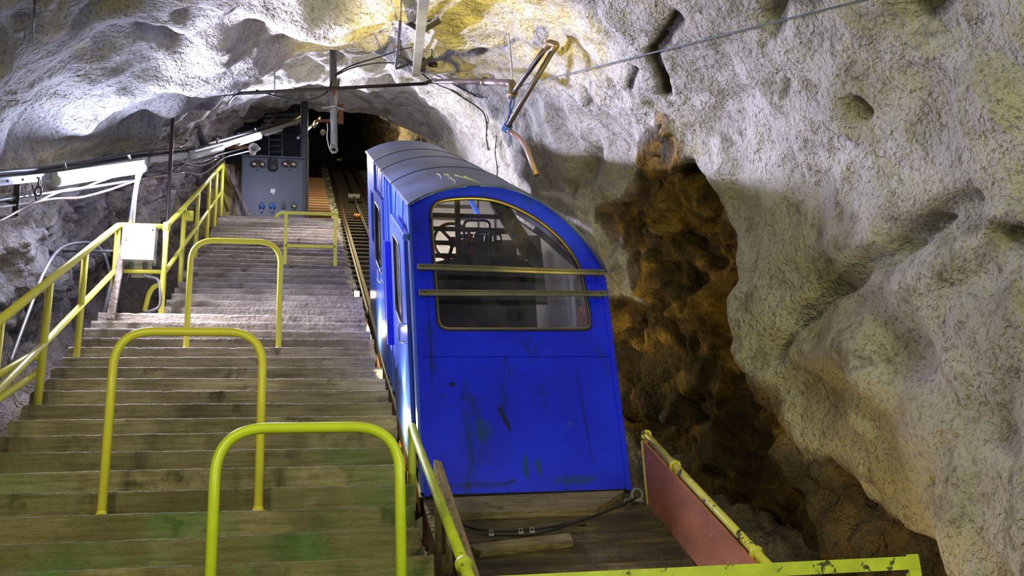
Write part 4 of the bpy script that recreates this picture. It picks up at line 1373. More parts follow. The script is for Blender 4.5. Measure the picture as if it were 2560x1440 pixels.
    MB().lathe(e, dd, [(.028, -.02), (.042, -.015), (.042, .015), (.028, .02)], 18).build('collar', 'yellow_green_flaking', r)


wagon()

# ------------------------------------------------------------------ cable tray, tube lamps and loudspeaker
TRAY = [((-90, 470), 2.75), ((0, 455), 3.15), ((140, 440), 3.85), ((355, 402), 4.85), ((470, 388), 6.3), ((540, 371), 7.6), ((600, 350), 9.4), ((660, 331), 10.8), ((755, 300), 12.6)]


def tp(i):
    (q, Y) = TRAY[i]; return atY(q[0], q[1], Y)


def tray_at(pxx):
    for (a, ya), (b, yb) in zip(TRAY, TRAY[1:]):
        if a[0] <= pxx <= b[0]:
            t = (pxx - a[0]) / (b[0] - a[0])
            A, B = atY(a[0], a[1], ya), atY(b[0], b[1], yb)
            return A + (B - A) * t
    return tp(-1)


def services():
    pts = [tp(i) for i in range(len(TRAY))]
    t = thing('cable_tray', pts[1], 'long grey metal cable tray climbing the left rock wall above the steps', 'cable tray')
    for i in range(len(pts) - 1):
        a, b = pts[i], pts[i + 1]
        d = (b - a).normalized(); side = d.cross(Vector((0, 0, 1))).normalized()
        MB().bar(a, b + d * .01, .012, .07).build('rail', 'galvanized', t)
        MB().bar(a - side * .13, b - side * .13 + d * .01, .012, .06).build('rail', 'grey_steel', t)
        L = (b - a).length; k = max(1, int(L / .28))
        m = MB()
        for j in range(k):
            p = a + d * (L * (j + .5) / k)
            m.bar(p - Vector((0, 0, .02)), p - side * .13 - Vector((0, 0, .02)), .03, .01)
        m.build('rungs', 'grey_steel', t)
        if i < 3:
            m = MB()
            for j in range(max(2, int(L / .22))):
                p = a + d * (.10 + j * .22) + side * .007
                if j * .22 + .1 < L:
                    m.lathe(p, side, [(0, 0), (.011, 0), (.011, .003), (0, .004)], 10)
            m.build('holes', 'black_rubber', t)
    # cable bundle lying in the tray
    names = [('black cable', 'black_rubber'), ('grey cable', 'grey_cable'), ('black cable', 'black_rubber'), ('grey cable', 'grey_cable'), ('black cable', 'black_rubber'), ('thin dark cable', 'black_rubber')]
    for k in range(6):
        line = []
        for i in range(len(pts)):
            a = pts[i]; nb = pts[min(i + 1, len(pts) - 1)] - pts[max(i - 1, 0)]
            side = nb.normalized().cross(Vector((0, 0, 1))).normalized()
            line.append(a - side * (.02 + .02 * (k % 5)) + Vector((0, 0, .04 + .016 * ((k * 7) % 4) + random.uniform(0, .015))))
        MB().tube(smooth_curve(line, 8), .012 + .003 * (k % 3), 8).build('tray_cable', names[k][1], None, **props('dark cable lying in the wall cable tray above the lamps', 'cable', 'cables lying in the cable tray'))
    # lamps -----------------------------------------------------------------
    def tube_lamp(a, b, w, label, mat, lit):
        a, b = Vector(a), Vector(b); d = (b - a).normalized()
        side = d.cross(Vector((0, 0, 1))).normalized(); up = side.cross(d)
        L = (b - a).length
        t = thing('tube_lamp', (a + b) / 2, label, 'lamp')
        MB().bar(a - d * .02 + up * .062 * (w / .13), b + d * .02 + up * .062 * (w / .13), w * .72, w * .22, up).build('housing', 'white_plastic', t)
        n = 18
        prof = []
        for k in range(n):
            an = 2 * math.pi * k / n
            prof.append(side * (math.cos(an) * w * .5) + up * (math.sin(an) * w * .42 - .005))
        m = MB(); rows = [(0, .9), (.012, 1.0), (L - .012, 1.0), (L, .9)]
        vs = [a + d * h + q * s for h, s in rows for q in prof]
        fs = [(i * n + k, i * n + (k + 1) % n, (i + 1) * n + (k + 1) % n, (i + 1) * n + k) for i in range(3) for k in range(n)]
        m.add(vs, fs, True)
        m.add([vs[k] for k in range(n)], [tuple(range(n))]); m.add([vs[3 * n + k] for k in range(n)], [tuple(range(n))])
        m.build('diffuser', mat, t)
        for p, s in ((a, -1), (b, 1)):
            MB().lathe(p, d * s, [(w * .30, -.002), (w * .44, 0), (w * .44, .022), (w * .30, .03), (0, .03)], 18).build('end_cap', 'white_plastic', t)
        for q in (.12, .88):
            p = a + d * L * q
            MB().bar(p + up * .06, p + up * .15, .03, .01, d).build('hanger', 'galvanized', t)
        if lit:
            # points carry the tubes' own light; area beams added to brighten wall and steps
            out = (side * (1 if side.x > 0 else -1) - up * .25).normalized()
            for q in ((.18, .5, .82) if lit > 100 else (.3, .7)):
                lamp('tube_lamp_light', 'POINT', a + d * L * q + out * (w * .5 + .045), lit * .26, (0.64, 0.69, 1.0), .035)
            lp = (a + b) / 2 + out * (w * .5 + .03)
            al = lamp('tube_fill_beam', 'AREA', lp, lit * (1.05 if lit > 100 else 4.2), (0.76, 0.74, 1.0), L * .95, None, None, .6, .09, 88 if lit > 100 else 120)
            zax = -(Vector((5.4, -2.2, 1.7)).normalized() if lit > 100 else Vector((2.2, -2.5, -1.3)).normalized())
            xax = (d - zax * d.dot(zax)).normalized()
            if lit > 100:
                lamp('tube_stair_fill', 'AREA', lp - Vector((0, 0, .06)), lit * .75, (0.90, 0.86, 1.0), L * .9, (-.9, 3.6, 1.9), None, .6, .09, 130)
            al.rotation_euler = Matrix((xax, zax.cross(xax), zax)).transposed().to_euler()
        return t
    tube_lamp(atY(143, 451, 3.80), atY(354, 419, 4.72), .128, 'large lit fluorescent tube lamp glaring white on the left wall', 'tube_glow', 170)
    tube_lamp(atY(594, 356, 9.6), atY(647, 340, 10.5), .125, 'small looking lit tube lamp beside the loudspeaker horn, far up the tray', 'tube_glow_far', 95)
    tube_lamp(atY(482, 389, 6.35), atY(552, 369, 7.7), .115, 'unlit grey white tube lamp under the tray between the two lit lamps', 'white_plastic', 0)
    tube_lamp(atY(664, 333, 11.2), atY(700, 323, 12.0), .115, 'unlit tube lamp farthest up the tray above the grey cabinet', 'white_plastic', 0)
    # lamp driver / plate
    a, b = atY(548, 360, 8.9), atY(588, 348, 9.4)
    g = thing('control_gear', (a + b) / 2, 'flat pale strip housing with dark ends fixed above the unlit tube lamp', 'electrical box')
    MB().bar(a, b, .06, .055).build('housing', 'white_plastic', g)
    MB().bar(a - (b - a) * .12, a, .07, .07).build('end_block', 'black_rubber', g)
    MB().bar(b, b + (b - a) * .15, .07, .08).build('end_block', 'dark_steel', g)
    # loudspeaker horn on its bracket
    Y = 9.0
    c = atY(634, 370, Y); ax = Vector((.10, -1, -.05)).normalized()
    h = thing('loudspeaker_horn', c, 'round pale horn loudspeaker on a flat brown bracket under the far lamp', 'loudspeaker')
    MB().lathe(c, ax, [(.035, -.20), (.05, -.19), (.05, -.10), (.03, -.08), (.045, -.03), (.075, 0), (.082, .006), (.082, .012), (.072, .012), (.05, -.01), (.03, -.04), (.0, -.045)], 28).build('horn', 'white_plastic', h)
    MB().lathe(c - ax * .03, ax, [(0, .03), (.018, .028), (.026, .01), (.03, -.01)], 18).build('core', 'grey_steel', h)
    MB().bar(atY(552, 368, Y + .1), atY(625, 368, Y + .1), .012, .05).build('bracket', 'rusty_steel', h)
    MB().box(c + Vector((.085, .02, 0)), (.02, .03, .05)).build('clamp', 'white_plastic', h)
    # white cable drooping under the big lamp
    pts = [atY(-30, 520, 3.0), atY(0, 518, 3.1), atY(50, 511, 3.35), atY(88, 507, 3.5), atY(125, 489, 3.7), atY(165, 475, 3.9), atY(210, 469, 4.1), atY(245, 455, 4.3), atY(290, 440, 4.5)]
    MB().tube(smooth_curve(pts, 6), .011, 10).build('white_cable', 'white_cable', None, **props('white cable sagging just below the large lit lamp', 'cable'))
    pts = [atY(-30, 560, 2.9), atY(0, 552, 3.0), atY(45, 528, 3.3), atY(90, 506, 3.5), atY(140, 497, 3.8), atY(200, 494, 4.1), atY(270, 476, 4.4), atY(340, 452, 4.75), atY(400, 440, 5.3), atY(460, 432, 5.9)]
    MB().tube(smooth_curve(pts, 6), .013, 10).build('brown_cable', 'pink_grey_pipe', None, **props('brownish cable sagging lowest under the large lit lamp', 'cable'))
    pts = [atY(-30, 505, 2.95), atY(20, 497, 3.2), atY(90, 487, 3.6), atY(200, 472, 4.2), atY(310, 455, 4.75), atY(400, 440, 5.5), atY(425, 432, 5.8)]
    MB().tube(smooth_curve(pts, 6), .016, 10).build('grey_conduit', 'grey_steel', None, **props('grey conduit running straight beneath the large lit lamp', 'pipe'))
    for k, (pp, mt, lb) in enumerate((
        ([(330, 440, 5.0), (410, 427, 5.8), (470, 432, 6.2), (500, 436, 6.6), (530, 420, 7.2), (560, 395, 8.0), (600, 384, 9.0), (650, 372, 10.0)], 'grey_cable', 'grey cable sagging under the unlit lamp towards the loudspeaker'),
        ([(340, 425, 5.0), (420, 415, 5.8), (480, 408, 6.5), (520, 400, 7.2), (545, 388, 7.8), (590, 376, 8.8), (640, 362, 10.0)], 'grey_cable', 'grey cable running close under the unlit lamp to the horn'),
        ([(428, 430, 5.7), (455, 414, 6.1), (490, 403, 6.7), (540, 393, 7.6), (548, 402, 7.9)], 'black_rubber', 'thin black cable crossing below the unlit lamp'),
        ([(370, 420, 5.0), (440, 405, 5.9), (500, 415, 6.8), (540, 398, 7.6)], 'black_rubber', 'black cable tied beneath the tray left of the unlit lamp'))):
        MB().tube(smooth_curve([atY(x, y, Y) for x, y, Y in pp], 6), .012, 8).build('slung_cable', mt, None, **props(lb, 'cable'))
    # cable rising over the rock to the roof pipe
    pts = [atY(430, 385, 5.6), hit(470, 350, .03), hit(487, 322, .03), hit(500, 315, .03), hit(540, 290, .03), hit(570, 262, .03), atY(585, 240, 5.4), atY(610, 232, 5.3)]
    MB().tube(smooth_curve(pts, 6), .011, 8).build('rising_cable', 'black_rubber', None, **props('black cable climbing the rock from the tray to the roof pipe', 'cable'))
    pts = [atY(640, 226, 5.3), atY(690, 240, 5.4), atY(735, 250, 5.4), atY(780, 248, 5.4), atY(815, 232, 5.35), atY(830, 205, 5.35)]
    MB().tube(smooth_curve(pts, 6), .012, 8).build('looping_cable', 'black_rubber', None, **props('dark cable sagging beneath the roof pipe left of the hanging post', 'cable'))
    # green sling hung on the tray
    a = atY(497, 318, 6.6)
    pts = [(atY(497, 318, 6.9)), atY(502, 340, 6.7), atY(512, 362, 6.6)]
    m = MB()
    prs = smooth_curve(pts, 5); vs = []
    for i, p in enumerate(prs):
        w = .018 + .045 * i / len(prs)
        for s, q in ((-1, 0), (1, 0), (1, .02), (-1, .02)):
            vs.append(p + Vector((s * w, q, 0)))
    n = len(prs)
    m.add(vs, [(i * 4 + k, i * 4 + (k + 1) % 4, i * 4 + 4 + (k + 1) % 4, i * 4 + 4 + k) for i in range(n - 1) for k in range(4)] + [(0, 1, 2, 3), tuple((n - 1) * 4 + k for k in (3, 2, 1, 0))], True)
    m.build('hanging_cloth', 'wet_panel', None, **props('dark folded cloth strip hanging over the cable tray', 'cloth'))
    # chain shackle and bracket at far left under tray
    p = atY(97, 470, 3.5)
    ch = thing('chain_link', p, 'open steel chain link hanging below the tray at the left of the big lamp', 'chain')
    for k, (oz, rot) in enumerate(((0.05, 0), (-.03, 1))):
        c = p + Vector((0, 0, oz))
        ring = []
        for j in range(17):
            an = 2 * math.pi * j / 16
            e = Vector((math.cos(an) * .026, 0, math.sin(an) * .048)) if rot else Vector((0, math.cos(an) * .026, math.sin(an) * .048))
            ring.append(c + e)
        MB().tube(ring, .008, 8, False).build('link', 'dark_steel', ch)
    b0, b1 = atY(43, 462, 3.3), atY(38, 540, 3.3)
    br = thing('tray_bracket', b1, 'dark steel bracket holding the lower end of the cable tray to the rock', 'bracket')
    MB().bar(b0, b1, .05, .02, (0, 1, 0)).build('upright', 'dark_steel', br)
    MB().bar(atY(35, 508, 3.3), hit(5, 500, -.1), .03, .03).build('arm', 'dark_steel', br)
    MB().bar(b1, hit(0, 545, -.1), .025, .025).build('brace', 'grey_steel', br)
    hb = [(q) for q in (atY(80, 462, 3.5), atY(92, 505, 3.55))]
    MB().tube(hb, .006, 8).build('tie_wire', 'dark_steel', None, **props('thin dark tie wire holding the cables up to the tray', 'wire'))


services()


# ------------------------------------------------------------------ grey signal cabinet on the top landing
def cabinet():
    Y = 11.6
    a, b = atY(605, 392, Y), atY(762, 396, Y)
    zb = 40 * R
    x0, x1, z1 = a.x, b.x, (a.z + b.z) / 2
    t = thing('signal_cabinet', ((x0 + x1) / 2, Y + .25, zb), 'big grey steel signal cabinet with bells and sockets at the head of the stairs', 'cabinet')
    MB().box(((x0 + x1) / 2, Y + .27, (zb + z1) / 2), (x1 - x0, .5, z1 - zb)).build('housing', 'cabinet_grey', t)
    MB().box(((x0 + x1) / 2, Y + .008, (zb + z1) / 2 - .02), (x1 - x0 - .05, .02, z1 - zb - .06)).build('front_panel', 'cabinet_grey', t)
    MB().box(((x0 + x1) / 2, Y + .24, z1 + .012), (x1 - x0 + .03, .54, .025)).build('top_edge', 'cabinet_grey', t)
    f = Y - .004
    for px_ in (645, 723):
        c = atY(px_, 412, f)
        d = thing('bell', c, '', ''); del d['label']; del d['category']; d.name = 'double_bell'; d.parent = t; d.location = c - t.location
        for s in (-1, 1):
            MB().lathe(c + Vector((s * .075, 0, 0)), (0, -1, 0), [(.066, .0), (.068, .02), (.06, .05), (.04, .075), (.015, .085), (0, .086)], 22).build('gong', 'bell_metal', d)
        MB().box(c + Vector((0, -.02, .05)), (.10, .05, .07)).build('mount', 'dark_steel', d)
        MB().bar(c + Vector((0, -.03, 0)), c + Vector((0, -.03, -.12)), .03, .025, (0, 1, 0)).build('hammer', 'bell_metal', d)
    c = atY(682, 414, f)
    bz = MB(); bz.lathe(c + Vector((0, 0, -.03)), (0, -1, 0), [(.098, 0), (.098, .03), (.085, .06), (.06, .085), (.03, .09), (.028, .10), (0, .10)], 26)
    bz.build('buzzer', 'black_rubber', t)
    MB().lathe(c + Vector((0, 0, .06)), (0, -1, 0), [(.095, 0), (.095, .025), (.07, .05), (0, .06)], 24).box(c + Vector((0, -.03, .125)), (.09, .06, .07)).build('buzzer_hood', 'black_rubber', t)
    c = atY(682, 478, f)
    MB().box(c, (.085, .03, .085)).box(c + Vector((.01, 0, -.06)), (.03, .03, .03)).build('light_switch', 'white_plastic', t)
    for px_, mt in ((655, 'blue_plastic'), (681, 'blue_plastic'), (709, 'dark_steel'), (735, 'dark_steel')):
        c = atY(px_, 516, f)
        if mt == 'blue_plastic':
            m = MB().lathe(c, (0, -1, -.2), [(.055, 0), (.055, .03), (.04, .035), (.04, .07), (.02, .07), (0, .05)], 18).bar(c + Vector((0, -.03, -.03)), c + Vector((0, -.035, -.12)), .03, .02, (0, 1, 0))
            m.build('socket', mt, t)
        elif px_ == 709:
            MB().box(c, (.085, .03, .10)).box(c + Vector((0, -.02, 0)), (.03, .03, .04)).build('key_switch', mt, t)
        else:
            MB().lathe(c, (0, -1, 0), [(.045, 0), (.05, .03), (.03, .05), (0, .05)], 14).bar(c + Vector((0, -.03, 0)), c + Vector((.0, -.04, -.09)), .02, .02, (0, 1, 0)).build('valve', 'bell_metal', t)
        for dx in (-.02, .02):
            MB().box(c + Vector((dx, .0, .085)), (.03, .006, .012)).build('name_strip', 'black_rubber', t)
    for q in ((682, 454), (664, 440), (704, 478), (708, 500), (660, 497), (737, 478)):
        p = atY(*q, f)
        MB().lathe(p, (0, -1, 0), [(0, .004), (.008, .003), (.01, 0)], 8).build('screw', 'black_rubber', t)
    # column beside the cabinet
    c0, c1 = atY(757, 545, Y + .1), atY(754, 256, Y + .1)
    MB().tube([(c0.x, Y + .1, zb - .6), (c0.x + .0, Y + .1, c1.z + .02)], .068, 20).build('steel_column', 'cabinet_grey', None, **props('tall blue grey steel column at the right edge of the signal cabinet', 'column'))
    # brown board against the column
    a, b = atY(768, 535, Y + .25), atY(769, 345, Y + .25)
    MB().bar(a - Vector((0, 0, .4)), b, .04, .05, (1, 0, 0)).build('edge_board', 'lean_wood', None, **props('narrow brown board upright behind the steel column', 'board'))
    # leaning timbers left of cabinet
    yy = Y - .25
    for (p, q, w, lb) in (((623, 540), (556, 398), .05, 'dark thin timber leaning across to the left of the signal cabinet'), ((598, 540), (580, 415), .075, 'pale timber plank leaning upright behind the dark thin timber'), ((578, 540), (597, 430), .05, 'grey timber stood farthest left beside the signal cabinet')):
        a, b = atY(*p, yy), atY(*q, yy + .35)
        MB().bar(a, b, w, .035, (0, 1, 0)).build('leaning_timber', 'lean_wood', None, **props(lb, 'timber'))
        yy += .12
    # dark equipment behind
    yb = 13.2
    a, b = atY(560, 420, yb), atY(752, 262, yb)
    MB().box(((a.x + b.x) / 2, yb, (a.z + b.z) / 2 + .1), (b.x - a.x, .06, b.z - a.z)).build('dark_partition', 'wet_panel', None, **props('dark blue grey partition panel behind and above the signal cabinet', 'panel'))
    lad = thing('wire_ladder', atY(690, 392, 12.5), 'thin wire frame ladder standing behind the signal cabinet', 'ladder')
    for x in (672, 705):
        MB().tube([atY(x, 400, 12.5), atY(x, 322, 12.5)], .012, 8).build('stile', 'grey_steel', lad)
    for y in (335, 350, 365, 380, 392):
        MB().tube([atY(672, y, 12.5), atY(705, y - 1, 12.5)], .008, 8).build('rung', 'grey_steel', lad)
    a, b = atY(655, 330, 12.6), atY(700, 270, 12.6)
    MB().bar(a, b, .06, .04).build('slanting_timber', 'lean_wood', None, **props('slanting timber in the dark above the signal cabinet', 'timber'))
    for k, (y, dx) in enumerate(((290, 0), (302, 4), (314, -3))):
        MB().bar(atY(655 + dx, y, 12.9), atY(745, y - 4, 12.9), .05, .06).build('cross_bar', 'grey_steel', None, **props('horizontal dark bar on the partition above the signal cabinet', 'bar', 'bars on the dark partition'))
    # shiny conduits up the tunnel
    for k, (p, q, Y0, lb) in enumerate((((745, 345), (775, 318), 12.6, 'lowest shiny conduit on the tunnel wall past the column'), ((774, 322), (788, 303), 14.8, 'middle shiny conduit of the tunnel wall past the column'), ((785, 318), (800, 292), 15.6, 'upper shiny conduit of the tunnel wall past the column'))):
        MB().tube([atY(*p, Y0), atY(*q, Y0 + 2.0)], .028, 10).build('tunnel_conduit', 'galvanized', None, **props(lb, 'pipe'))
    MB().lathe(atY(807, 329, 15.0), (0, -1, 0), [(0, .04), (.05, .02), (.06, -.02), (.05, -.1)], 16).build('tunnel_bulkhead_lamp', 'white_plastic', None, **props('dim round lamp body in the dark tunnel left of the hanging post', 'lamp'))


cabinet()


# ------------------------------------------------------------------ track going up the tunnel
def track():
    H = -1.15
    d = Vector((0, math.cos(ALPHA), math.sin(ALPHA))); nrm = Vector((0, -math.sin(ALPHA), math.cos(ALPHA)))
    aL, aR = on_slope(840, 466, H), on_slope(883, 427, H)
    xl, xr = aL.x, aR.x

    def P(x, y, h=0.0):
        return Vector((x, y, S * y + H)) + nrm * h
    t = thing('railway_track', P((xl + xr) / 2, 8, -.15), 'steep funicular railway track with two rusty rails climbing into the dark tunnel', 'railway track')
    prof = [(-.05, 0), (.05, 0), (.05, .012), (.010, .022), (.010, .075), (.028, .085), (.028, .108), (-.028, .108), (-.028, .085), (-.010, .075), (-.010, .022), (-.05, .012)]
    for x in (xl, xr):
        y0, y1 = -2.5, 33.0
        poly = [P(x + a, y0, b - .11) for a, b in prof]
        MB().prism(poly, P(x, y1) - P(x, y0)).build('rail', 'rail_steel', t)
    n = 0
    y = 3.0
    while y < 30 and n < 70:
        MB().box(P((xl + xr) / 2 + random.uniform(-.03, .03), y, -.20), (1.30, .17, .13), (Vector((1, 0, 0)), d, nrm)).build('sleeper', 'tie_wood', t)
        y += .42; n += 1
    # edges of the bed
    for nm, x, w, lb in (('stone_kerb', xl - .24, .22, 'rough grey stone kerb beside the left rail of the track'), ('stone_kerb', xr + .55, .55, 'rough stone ledge beyond the right rail of the track')):
        gy = np.arange(9.0, 30, .06); gx = np.linspace(x - w / 2, x + w / 2, 12)
        X, Y = np.meshgrid(gx, gy); G = np.stack([X, Y, S * Y + H - .10], -1).reshape(-1, 3)
        f, _ = facets(G, 3.2, 120); G[:, 2] += f * .5 + vnoise(G, 6, 122) * .02
        G = G.reshape(X.shape + (3,)); a, b = G.shape[:2]
        bot = G.copy(); bot[..., 2] -= .35
        m = MB(); idx = np.arange(a * b).reshape(a, b)
        fs = [(int(idx[i, j]), int(idx[i, j + 1]), int(idx[i + 1, j + 1]), int(idx[i + 1, j])) for i in range(a - 1) for j in range(b - 1)]
        m.add(list(map(tuple, G.reshape(-1, 3))), fs, True)
        for j in (0, b - 1):
            m.add([tuple(G[i, j]) for i in range(a)] + [tuple(bot[i, j]) for i in range(a)], [(i, i + 1, a + i + 1, a + i) for i in range(a - 1)])
        for i in (0, a - 1):
            m.add([tuple(G[i, j]) for j in range(b)] + [tuple(bot[i, j]) for j in range(b)], [(j, j + 1, b + j + 1, b + j) for j in range(b - 1)])
        m.add([tuple(bot[0, 0]), tuple(bot[0, -1]), tuple(bot[-1, -1]), tuple(bot[-1, 0])], [(0, 1, 2, 3)])
        m.build(nm, 'slab_stone', None, **props(lb, 'kerb'))
    # haul ropes
    xc = on_slope(868, 457, H).x
    for k, s in enumerate((-.018, .018)):
        MB().tube([P(xc + s - .02 * 0, 30, .05), P(xc + s, 6.5, .06), P(xc + s, 5.0, .05)], .014, 10).build('haul_rope', 'grey_steel', None, **props(('left strand' if k == 0 else 'right strand') + ' of the twin steel haul ropes between the rails', 'rope'))
    # rollers
    def roller(px_, py_, w, r, mat, lb, rings):
        c = on_slope(px_, py_, H + .06)
        rl = thing('rope_roller', c, lb, 'roller')
        pr = [(0, -w / 2)]
        for k in range(rings):
            y0 = -w / 2 + w * k / rings
            pr += [(r * .86, y0), (r, y0 + w / rings * .3), (r, y0 + w / rings * .6), (r * .86, y0 + w / rings)]
        pr += [(0, w / 2)]
        MB().lathe(c, (1, 0, 0), pr, 22).build('drum', mat, rl)
        MB().tube([c - Vector((w / 2 + .06, 0, 0)), c + Vector((w / 2 + .06, 0, 0))], .015, 10).build('axle', 'dark_steel', rl)
    roller(885, 491, .34, .085, 'galvanized', 'wide ribbed metal rope roller lying between the rails', 11)
    roller(848, 399, .20, .05, 'yellow_paint', 'small yellow rope roller high between the rails', 4)
    roller(893, 541, .16, .07, 'orange_tape', 'orange rope roller lowest between the rails beside the car', 3)
    # walkway of rusty planks left of the kerb
    w = thing('plank_walkway', P(-.12, 12, .1), 'narrow walkway of rusty brown planks climbing beside the track into the dark', 'walkway')
    x0 = atY(768, 480, 12.6).x; x1 = xl - .36
    y = 11.0; k = 0
    while k < 60:
        MB().box((( x0 + x1) / 2, y, S * y + H + .12 + .02 * (k % 2)), (x1 - x0, .115, .045)).build('plank', 'rust_plank', w)
        y += .23; k += 1
    return xl, xr


TRK = track()

# ------------------------------------------------------------------ roof pipe, U bend and hanging things
GUY = -0.9


def roof_pipe():
    t = thing('water_pipe', atY(845, 221, 5.25), 'brown water pipe slung under the rock, ending in a tall U bend above the car', 'pipe')
    A, B, C, Dp, E_ = atY(440, 242, 5.2), atY(1062, 209, 5.3), atY(1086, 203, 5.25), atY(1212, 204, 4.5), atY(1276, 208, 4.0)
    MB().tube([A, B], .021, 14).build('long_run', 'brown_pipe', t)
    MB().tube(smooth_curve([B, B + (C - B) * .5 + Vector((0, 0, .01)), C], 5), .024, 14).build('offset_bend', 'brown_pipe', t)
    MB().tube([C, Dp], .029, 14).build('pink_run', 'pink_grey_pipe', t, label='pinkish grey pipe run')
    MB().tube([Dp, E_], .040, 16).build('wide_run', 'pink_grey_pipe', t)
    d = (E_ - Dp).normalized()
    MB().lathe(Dp, d, [(.03, -.03), (.048, -.025), (.05, .0), (.048, .025), (.041, .03)], 18).build('coupling', 'brass_fitting', t)
    d0 = (Dp - C).normalized()
    MB().lathe(C, d0, [(.024, -.05), (.034, -.045), (.036, .02), (.03, .03)], 16).build('coupling', 'galvanized', t)
    Y = 3.75
    e1 = atY(1281, 236, Y); u0 = atY(1368, 114, 2.72); u1 = atY(1386, 120, 2.66); l1 = atY(1266, 322, Y - .05)
    MB().tube(fillet([E_ - d * .02, E_ + d * .04 + (e1 - E_) * 0, e1], .05, 6), .045, 16).build('elbow', 'brass_fitting', t)
    MB().lathe(e1, (u0 - e1), [(.048, -.04), (.052, -.03), (.052, .04), (.046, .05), (.03, .05)], 16).build('elbow_collar', 'brass_fitting', t)
    MB().tube([e1, u0], .027, 16).build('rising_leg', 'brown_pipe', t)
    MB().tube([u1, l1], .027, 16).build('falling_leg', 'brown_pipe', t)
    up = (u0 - e1).normalized()
    MB().tube(fillet([u0 - up * .03, u0 + up * .055, u1 + up * .055, u1 - up * .05], .022, 6), .036, 16).build('return_bend', 'brass_fitting', t)
    MB().tube(fillet([l1 - (u1 - l1).normalized() * -.03, l1, atY(1310, 354, Y - .2), atY(1341, 438, Y - .3)], .12, 8), .028, 16).build('outlet', 'pink_grey_pipe', t, label='bent outlet pipe')
    MB().lathe(atY(1341, 438, Y - .3), (atY(1341, 438, Y - .3) - atY(1310, 354, Y - .2)), [(.0, .003), (.027, .003)], 14).build('outlet_mouth', 'black_rubber', t)
    for px_ in (600, 686):
        p = atY(px_, 233 - (px_ - 600) * .06, 5.21)
        k = hit(px_, 160, -.05)
        MB().tube([p, p + Vector((0, 0, .55))], .008, 8).build('hanger', 'galvanized', t)
    # ropes
    r = thing('blue_rope_tie', l1, 'blue rope looped and knotted around the U bend of the water pipe', 'rope')
    k0 = atY(1281, 240, Y - .05)
    loop = [k0, atY(1274, 268, Y - .07), atY(1284, 290, Y - .1), atY(1279, 303, Y - .1), atY(1273, 290, Y - .1), atY(1284, 262, Y - .08), k0 + Vector((.02, 0, 0))]
    MB().tube(smooth_curve(loop, 6), .008, 8).build('loop', 'blue_rope', r)
    MB().tube(smooth_curve([k0, atY(1272, 290, Y - .1), atY(1263, 318, Y - .1)], 6), .007, 8).build('strand', 'blue_rope', r)
    for s in (-.02, .0, .02, .04):
        c = l1 + (u1 - l1).normalized() * s
        ax = (u1 - l1).normalized(); n1 = ax.cross(Vector((0, 1, 0))).normalized(); n2 = ax.cross(n1)
        MB().tube([c + (n1 * math.cos(a) + n2 * math.sin(a)) * .040 + ax * (a * .004) for a in [2 * math.pi * q / 14 for q in range(15)]], .009, 8).build('wrap', 'blue_rope', r)
    MB().tube(smooth_curve([l1 + Vector((.01, -.04, 0)), atY(1275, 345, Y - .15), atY(1279, 352, Y - .15), atY(1271, 368, Y - .15)], 5), .006, 8).build('tail', 'blue_rope', r)
    q = atY(1287, 218, Y - .05)
    MB().tube([q, atY(2165, -2, GUY), q + (atY(2165, -2, GUY) - q) * 1.25], .0065, 8).build('guy_line', 'grey_rope', None, **props('thin straight grey blue line from the pipe elbow up across the right wall', 'rope'))
    MB().tube([atY(2455, -12, -.2), atY(2575, 72, -.3)], .006, 8).build('blue_line', 'blue_rope', None, **props('blue line crossing the far upper right corner of the rock wall', 'rope'))
    MB().tube(smooth_curve([atY(1258, -20, 2.6), atY(1268, 60, 3.1), atY(1277, 140, 3.6), atY(1281, 205, 3.95)], 5), .008, 8).build('suspension_wire', 'galvanized', None, **props('pale wire hanging the pipe elbow from the rock roof', 'wire'))
    MB().tube([hit(88, -10, .05), hit(82, 112, .05)], .005, 6).build('loose_wire', 'dark_steel', None, **props('thin wire hanging over the rock in the far upper left', 'wire'))
    # cables on rock right of the beam
    for pts, rr, lb in (
            ([(1055, 185), (1075, 200), (1095, 212), (1130, 226), (1160, 246), (1190, 265), (1210, 285), (1217, 315), (1216, 345), (1221, 375)], .012, 'black cable running down the rock from the hanging beam towards the car roof'),
            ([(1085, 186), (1120, 202), (1155, 222), (1190, 240), (1206, 245)], .009, 'short dark cable looping over the rock above the pipe'),
            ([(1242, 340), (1238, 380), (1243, 420), (1241, 455)], .009, 'thin cable hanging down the white rock behind the car roof')):
        MB().tube(smooth_curve([hit(x, y, .035) for x, y in pts], 5), rr, 8).build('rock_cable', 'black_rubber', None, **props(lb, 'cable'))


roof_pipe()


